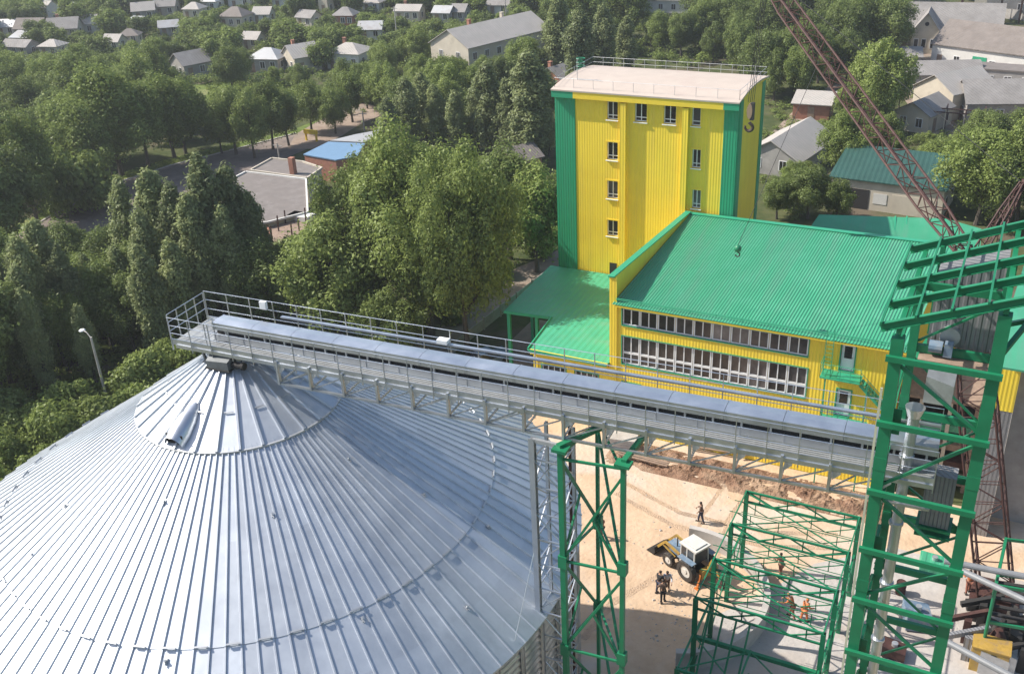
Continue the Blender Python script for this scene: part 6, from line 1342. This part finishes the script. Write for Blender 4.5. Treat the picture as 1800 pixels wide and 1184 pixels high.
for x, y in ((-1.05, -0.68), (-1.05, 0.68), (0.3, -0.62), (0.3, 0.62), (-0.35, -0.69), (-0.35, 0.69)): mb.beam((x, y, 0.95), (x*0.95, y*0.94, 2.42), 0.08, 0.08)
mb.box(-1.08, 0.33, -0.70, -0.64, 0.95, 1.3).box(-1.08, 0.33, 0.64, 0.70, 0.95, 1.3).box(0.27, 0.33, -0.64, 0.64, 0.95, 1.45); T('cab', mb, M_cabw)
mb = MB(); mb.prism([(-1.2, -0.74), (0.42, -0.70), (0.42, 0.70), (-1.2, 0.74)], 2.42, [2.54, 2.5, 2.5, 2.54]).prism([(-1.0, -0.55), (0.2, -0.5), (0.2, 0.5), (-1.0, 0.55)], [2.53]*4, 2.62); T('cab_roof', mb, M_cabw)
mb = MB(); mb.box(-1.0, 0.24, -0.655, -0.645, 1.32, 2.38).box(-1.0, 0.24, 0.645, 0.655, 1.32, 2.38).box(0.29, 0.30, -0.56, 0.56, 1.46, 2.38).box(-1.04, -1.03, -0.58, 0.58, 1.3, 2.38); T('cab_glass', mb, M_glassg)
for x, r, wd, yy in ((-0.62, 0.80, 0.42, 0.95), (1.25, 0.52, 0.30, 0.82)):
    for s in (-1, 1):
        mb = MB(); n = 28; vs = []
        for i in range(n):
            t = 2*PI*i/n; 
            for k, (rr, o) in enumerate(((r*0.6, -wd/2), (r*0.93, -wd/2), (r*(1.0 if i % 2 else 0.955), -wd/4), (r*(1.0 if i % 2 else 0.955), wd/4), (r*0.93, wd/2), (r*0.6, wd/2))): vs.append((x+rr*math.cos(t), s*yy+o, r+rr*math.sin(t)))
        mb.add(vs, [(i*6+k, ((i+1) % n)*6+k, ((i+1) % n)*6+(k+1) % 6, i*6+(k+1) % 6) for i in range(n) for k in range(6)]); w_ = T('wheel', mb, M_black)
        mb = MB(); mb.tube((x, s*yy-wd*0.32, r), (x, s*yy+wd*0.32, r), r*0.61, n=20).tube((x, s*yy-wd*0.45, r), (x, s*yy+wd*0.45, r), r*0.2, n=12); part('rim', mb, M_cabw, w_, local=True)
for s in (-1, 1):
    mb = MB(); mb.prism([(-1.3, s*0.74), (0.1, s*0.74), (0.1, s*1.17), (-1.3, s*1.17)] if s > 0 else [(-1.3, -1.17), (0.1, -1.17), (0.1, -0.74), (-1.3, -0.74)], 1.66, 1.72); T('fender', mb, M_blue)
for s in (-0.55, 0.55):
    mb = MB(); mb.beam((0.5, s, 1.3), (1.9, s, 1.55), 0.12, 0.18).beam((1.9, s, 1.55), (2.75, s, 0.55), 0.12, 0.18).beam((0.9, s, 0.8), (2.1, s, 1.2), 0.09); T('loader_arm', mb, M_ypaint)
mb = MB(); pr_ = [(2.65, 0.75), (2.55, 0.35), (2.75, 0.08), (3.45, 0.04)]
for (x0, z0), (x1, z1) in zip(pr_[:-1], pr_[1:]): mb.beam((x0, 0, z0), (x1, 0, z1), 1.7, 0.06)
for s in (-0.85, 0.85): mb.add([(x, s, z) for x, z in pr_]+[(x, s+0.04*np.sign(s), z) for x, z in pr_], [(0, 1, 2, 3), (7, 6, 5, 4), (0, 3, 7, 4)])
T('bucket', mb, M_dark)
mb = MB(); mb.box(-1.75, -1.45, -0.6, 0.6, 0.5, 1.2).beam((-1.7, 0, 1.0), (-2.25, 0.1, 2.25), 0.22, 0.26).beam((-2.25, 0.1, 2.25), (-3.0, 0.15, 1.1), 0.16, 0.2).beam((-1.7, -0.1, 1.6), (-2.2, 0.0, 2.0), 0.1); T('backhoe_arm', mb, M_ypaint)
mb = MB(); mb.prism([(-3.35, -0.1), (-2.8, -0.1), (-2.8, 0.4), (-3.35, 0.4)], [0.45, 0.65, 0.65, 0.45], 1.1); T('digging_bucket', mb, M_rust)
for s in (-1, 1): mb = MB(); mb.beam((-1.6, s*0.6, 0.9), (-1.75, s*1.05, 0.06), 0.12).box(-1.95, -1.6, s*1.05-0.15, s*1.05+0.15, 0.0, 0.06); T('stabiliser', mb, M_orange)
tr.scale = (0.93, 0.93, 0.93)
# parked vehicles far away
def vehicle(px, py, rz, label, cat, name, L_, W_, H_, body, box=False):
    c = G(px, py); t = thing(name, label, cat, (c[0], c[1], 0.03), R(rz))
    mb = MB(); h1 = H_*0.58
    if box: mb.prism([(-L_/2, -W_/2), (L_/2, -W_/2), (L_/2, W_/2), (-L_/2, W_/2)], 0.35, [H_, H_*0.62, H_*0.62, H_]).box(-L_/2, L_*0.18, -W_/2, W_/2, H_*0.7, H_+0.02)
    else: mb.box(-L_/2, L_/2, -W_/2, W_/2, 0.3, h1)
    b = part('body', mb, body, t, local=True)
    if not box:
        mb = MB(); mb.add([(-L_*.36, -W_*.46, h1), (L_*.24, -W_*.46, h1), (L_*.24, W_*.46, h1), (-L_*.36, W_*.46, h1), (-L_*.26, -W_*.38, H_), (L_*.1, -W_*.38, H_), (L_*.1, W_*.38, H_), (-L_*.26, W_*.38, H_)], [(4, 5, 6, 7), (0, 1, 5, 4), (1, 2, 6, 5), (2, 3, 7, 6), (3, 0, 4, 7)]); part('cabin', mb, M_glassg, t, local=True)
        mb = MB(); mb.box(-L_*.25, L_*.09, -W_*.37, W_*.37, H_+0.002, H_+0.04); part('roof', mb, body, t, local=True)
    else: mb = MB(); mb.box(L_*0.2, L_*0.42, -W_/2-0.01, W_/2+0.01, H_*0.5, H_*0.66); part('window', mb, M_glassg, t, local=True)
    for x in (-L_*.32, L_*.32):
        for s in (-1, 1): mb = MB(); mb.tube((x, s*W_*0.42, 0.33), (x, s*(W_*0.5+0.02), 0.33), 0.33, n=16); part('wheel', mb, M_black, t, local=True)
vehicle(858, 640, 60, 'blue car parked in the shade under trees behind the conveyor railing', 'car', 'parked_car', 4.2, 1.7, 1.45, M_blue)
vehicle(146, 292, 15, 'white van parked under trees beyond the road', 'van', 'parked_van', 5.2, 2.0, 2.3, M_cabw, True)
c = G(548, 248); t = thing('play_frame', 'small bright yellow frame on the grass beside the track', 'frame', (c[0], c[1], 0)); 
for x in (-1, 1): mb = MB(); mb.beam((x, 0, 0), (x, 0, 1.6), 0.25); part('post', mb, M_ytrim, t, local=True)
mb = MB(); mb.beam((-1.2, 0, 1.5), (1.2, 0, 1.5), 0.5, 0.6); part('board', mb, M_ytrim, t, local=True)
# ================================================================== LIGHT, AIR, CAMERA
AZS, ELS = R(13.5), R(44.0)
tos = Vector((-math.cos(AZS)*math.cos(ELS), -math.sin(AZS)*math.cos(ELS), math.sin(ELS)))
w = bpy.data.worlds.new('World'); scene.world = w; w.use_nodes = True; nt = w.node_tree; bg = nt.nodes['Background']
sk = nt.nodes.new('ShaderNodeTexSky'); sk.sky_type = 'NISHITA'; sk.sun_disc = False; sk.sun_elevation = ELS; sk.sun_rotation = math.atan2(tos.x, tos.y) % (2*PI); sk.dust_density = 1.5; sk.air_density = 1.1
nt.links.new(sk.outputs[0], bg.inputs['Color']); bg.inputs['Strength'].default_value = SKY_S
sl = bpy.data.lights.new('Sun', 'SUN'); sl.energy = SUN_E; sl.angle = R(0.53); sl.color = (1.0, 0.945, 0.86); so = bpy.data.objects.new('Sun', sl); COL.objects.link(so); so.rotation_euler = tos.to_track_quat('Z', 'Y').to_euler(); so.location = (-60, -20, 80)
if HAZE:
    hm = bpy.data.materials.new('haze_air'); hm.use_nodes = True; N = hm.node_tree.nodes; N.remove(N['Principled BSDF']); pv = N.new('ShaderNodeVolumePrincipled'); pv.inputs['Color'].default_value = (0.86, 0.90, 0.95, 1); pv.inputs['Density'].default_value = HAZE; pv.inputs['Anisotropy'].default_value = 0.3
    hm.node_tree.links.new(pv.outputs[0], N['Material Output'].inputs['Volume'])
    mb = MB(); mb.box(-1650, 1650, -850, 2450, -1.0, 46.5); o = link('haze', mb.mesh('haze', hm)); tag(o, 'thin summer haze in the air', 'haze', kind='stuff')
cam = bpy.data.cameras.new('Camera'); cam.sensor_width = 36.0; cam.sensor_fit = 'HORIZONTAL'; cam.lens = 36.0*FPX/1800; cam.clip_end = 5000; cam.clip_start = 0.1
co = bpy.data.objects.new('Camera', cam); COL.objects.link(co)
Mx = Matrix.Identity(4)
for i in range(3): Mx[i][0] = C2W[i][0]; Mx[i][1] = -C2W[i][1]; Mx[i][2] = -C2W[i][2]; Mx[i][3] = CO[i]
co.matrix_world = Mx; scene.camera = co
scene.view_settings.view_transform = 'Standard'; scene.view_settings.look = 'None'; scene.view_settings.gamma = 1.0; scene.view_settings.exposure = EXPO; scene.view_settings.use_curve_mapping = False
scene.cycles.volume_bounces = 0; scene.cycles.max_bounces = 8; scene.cycles.transparent_max_bounces = 8
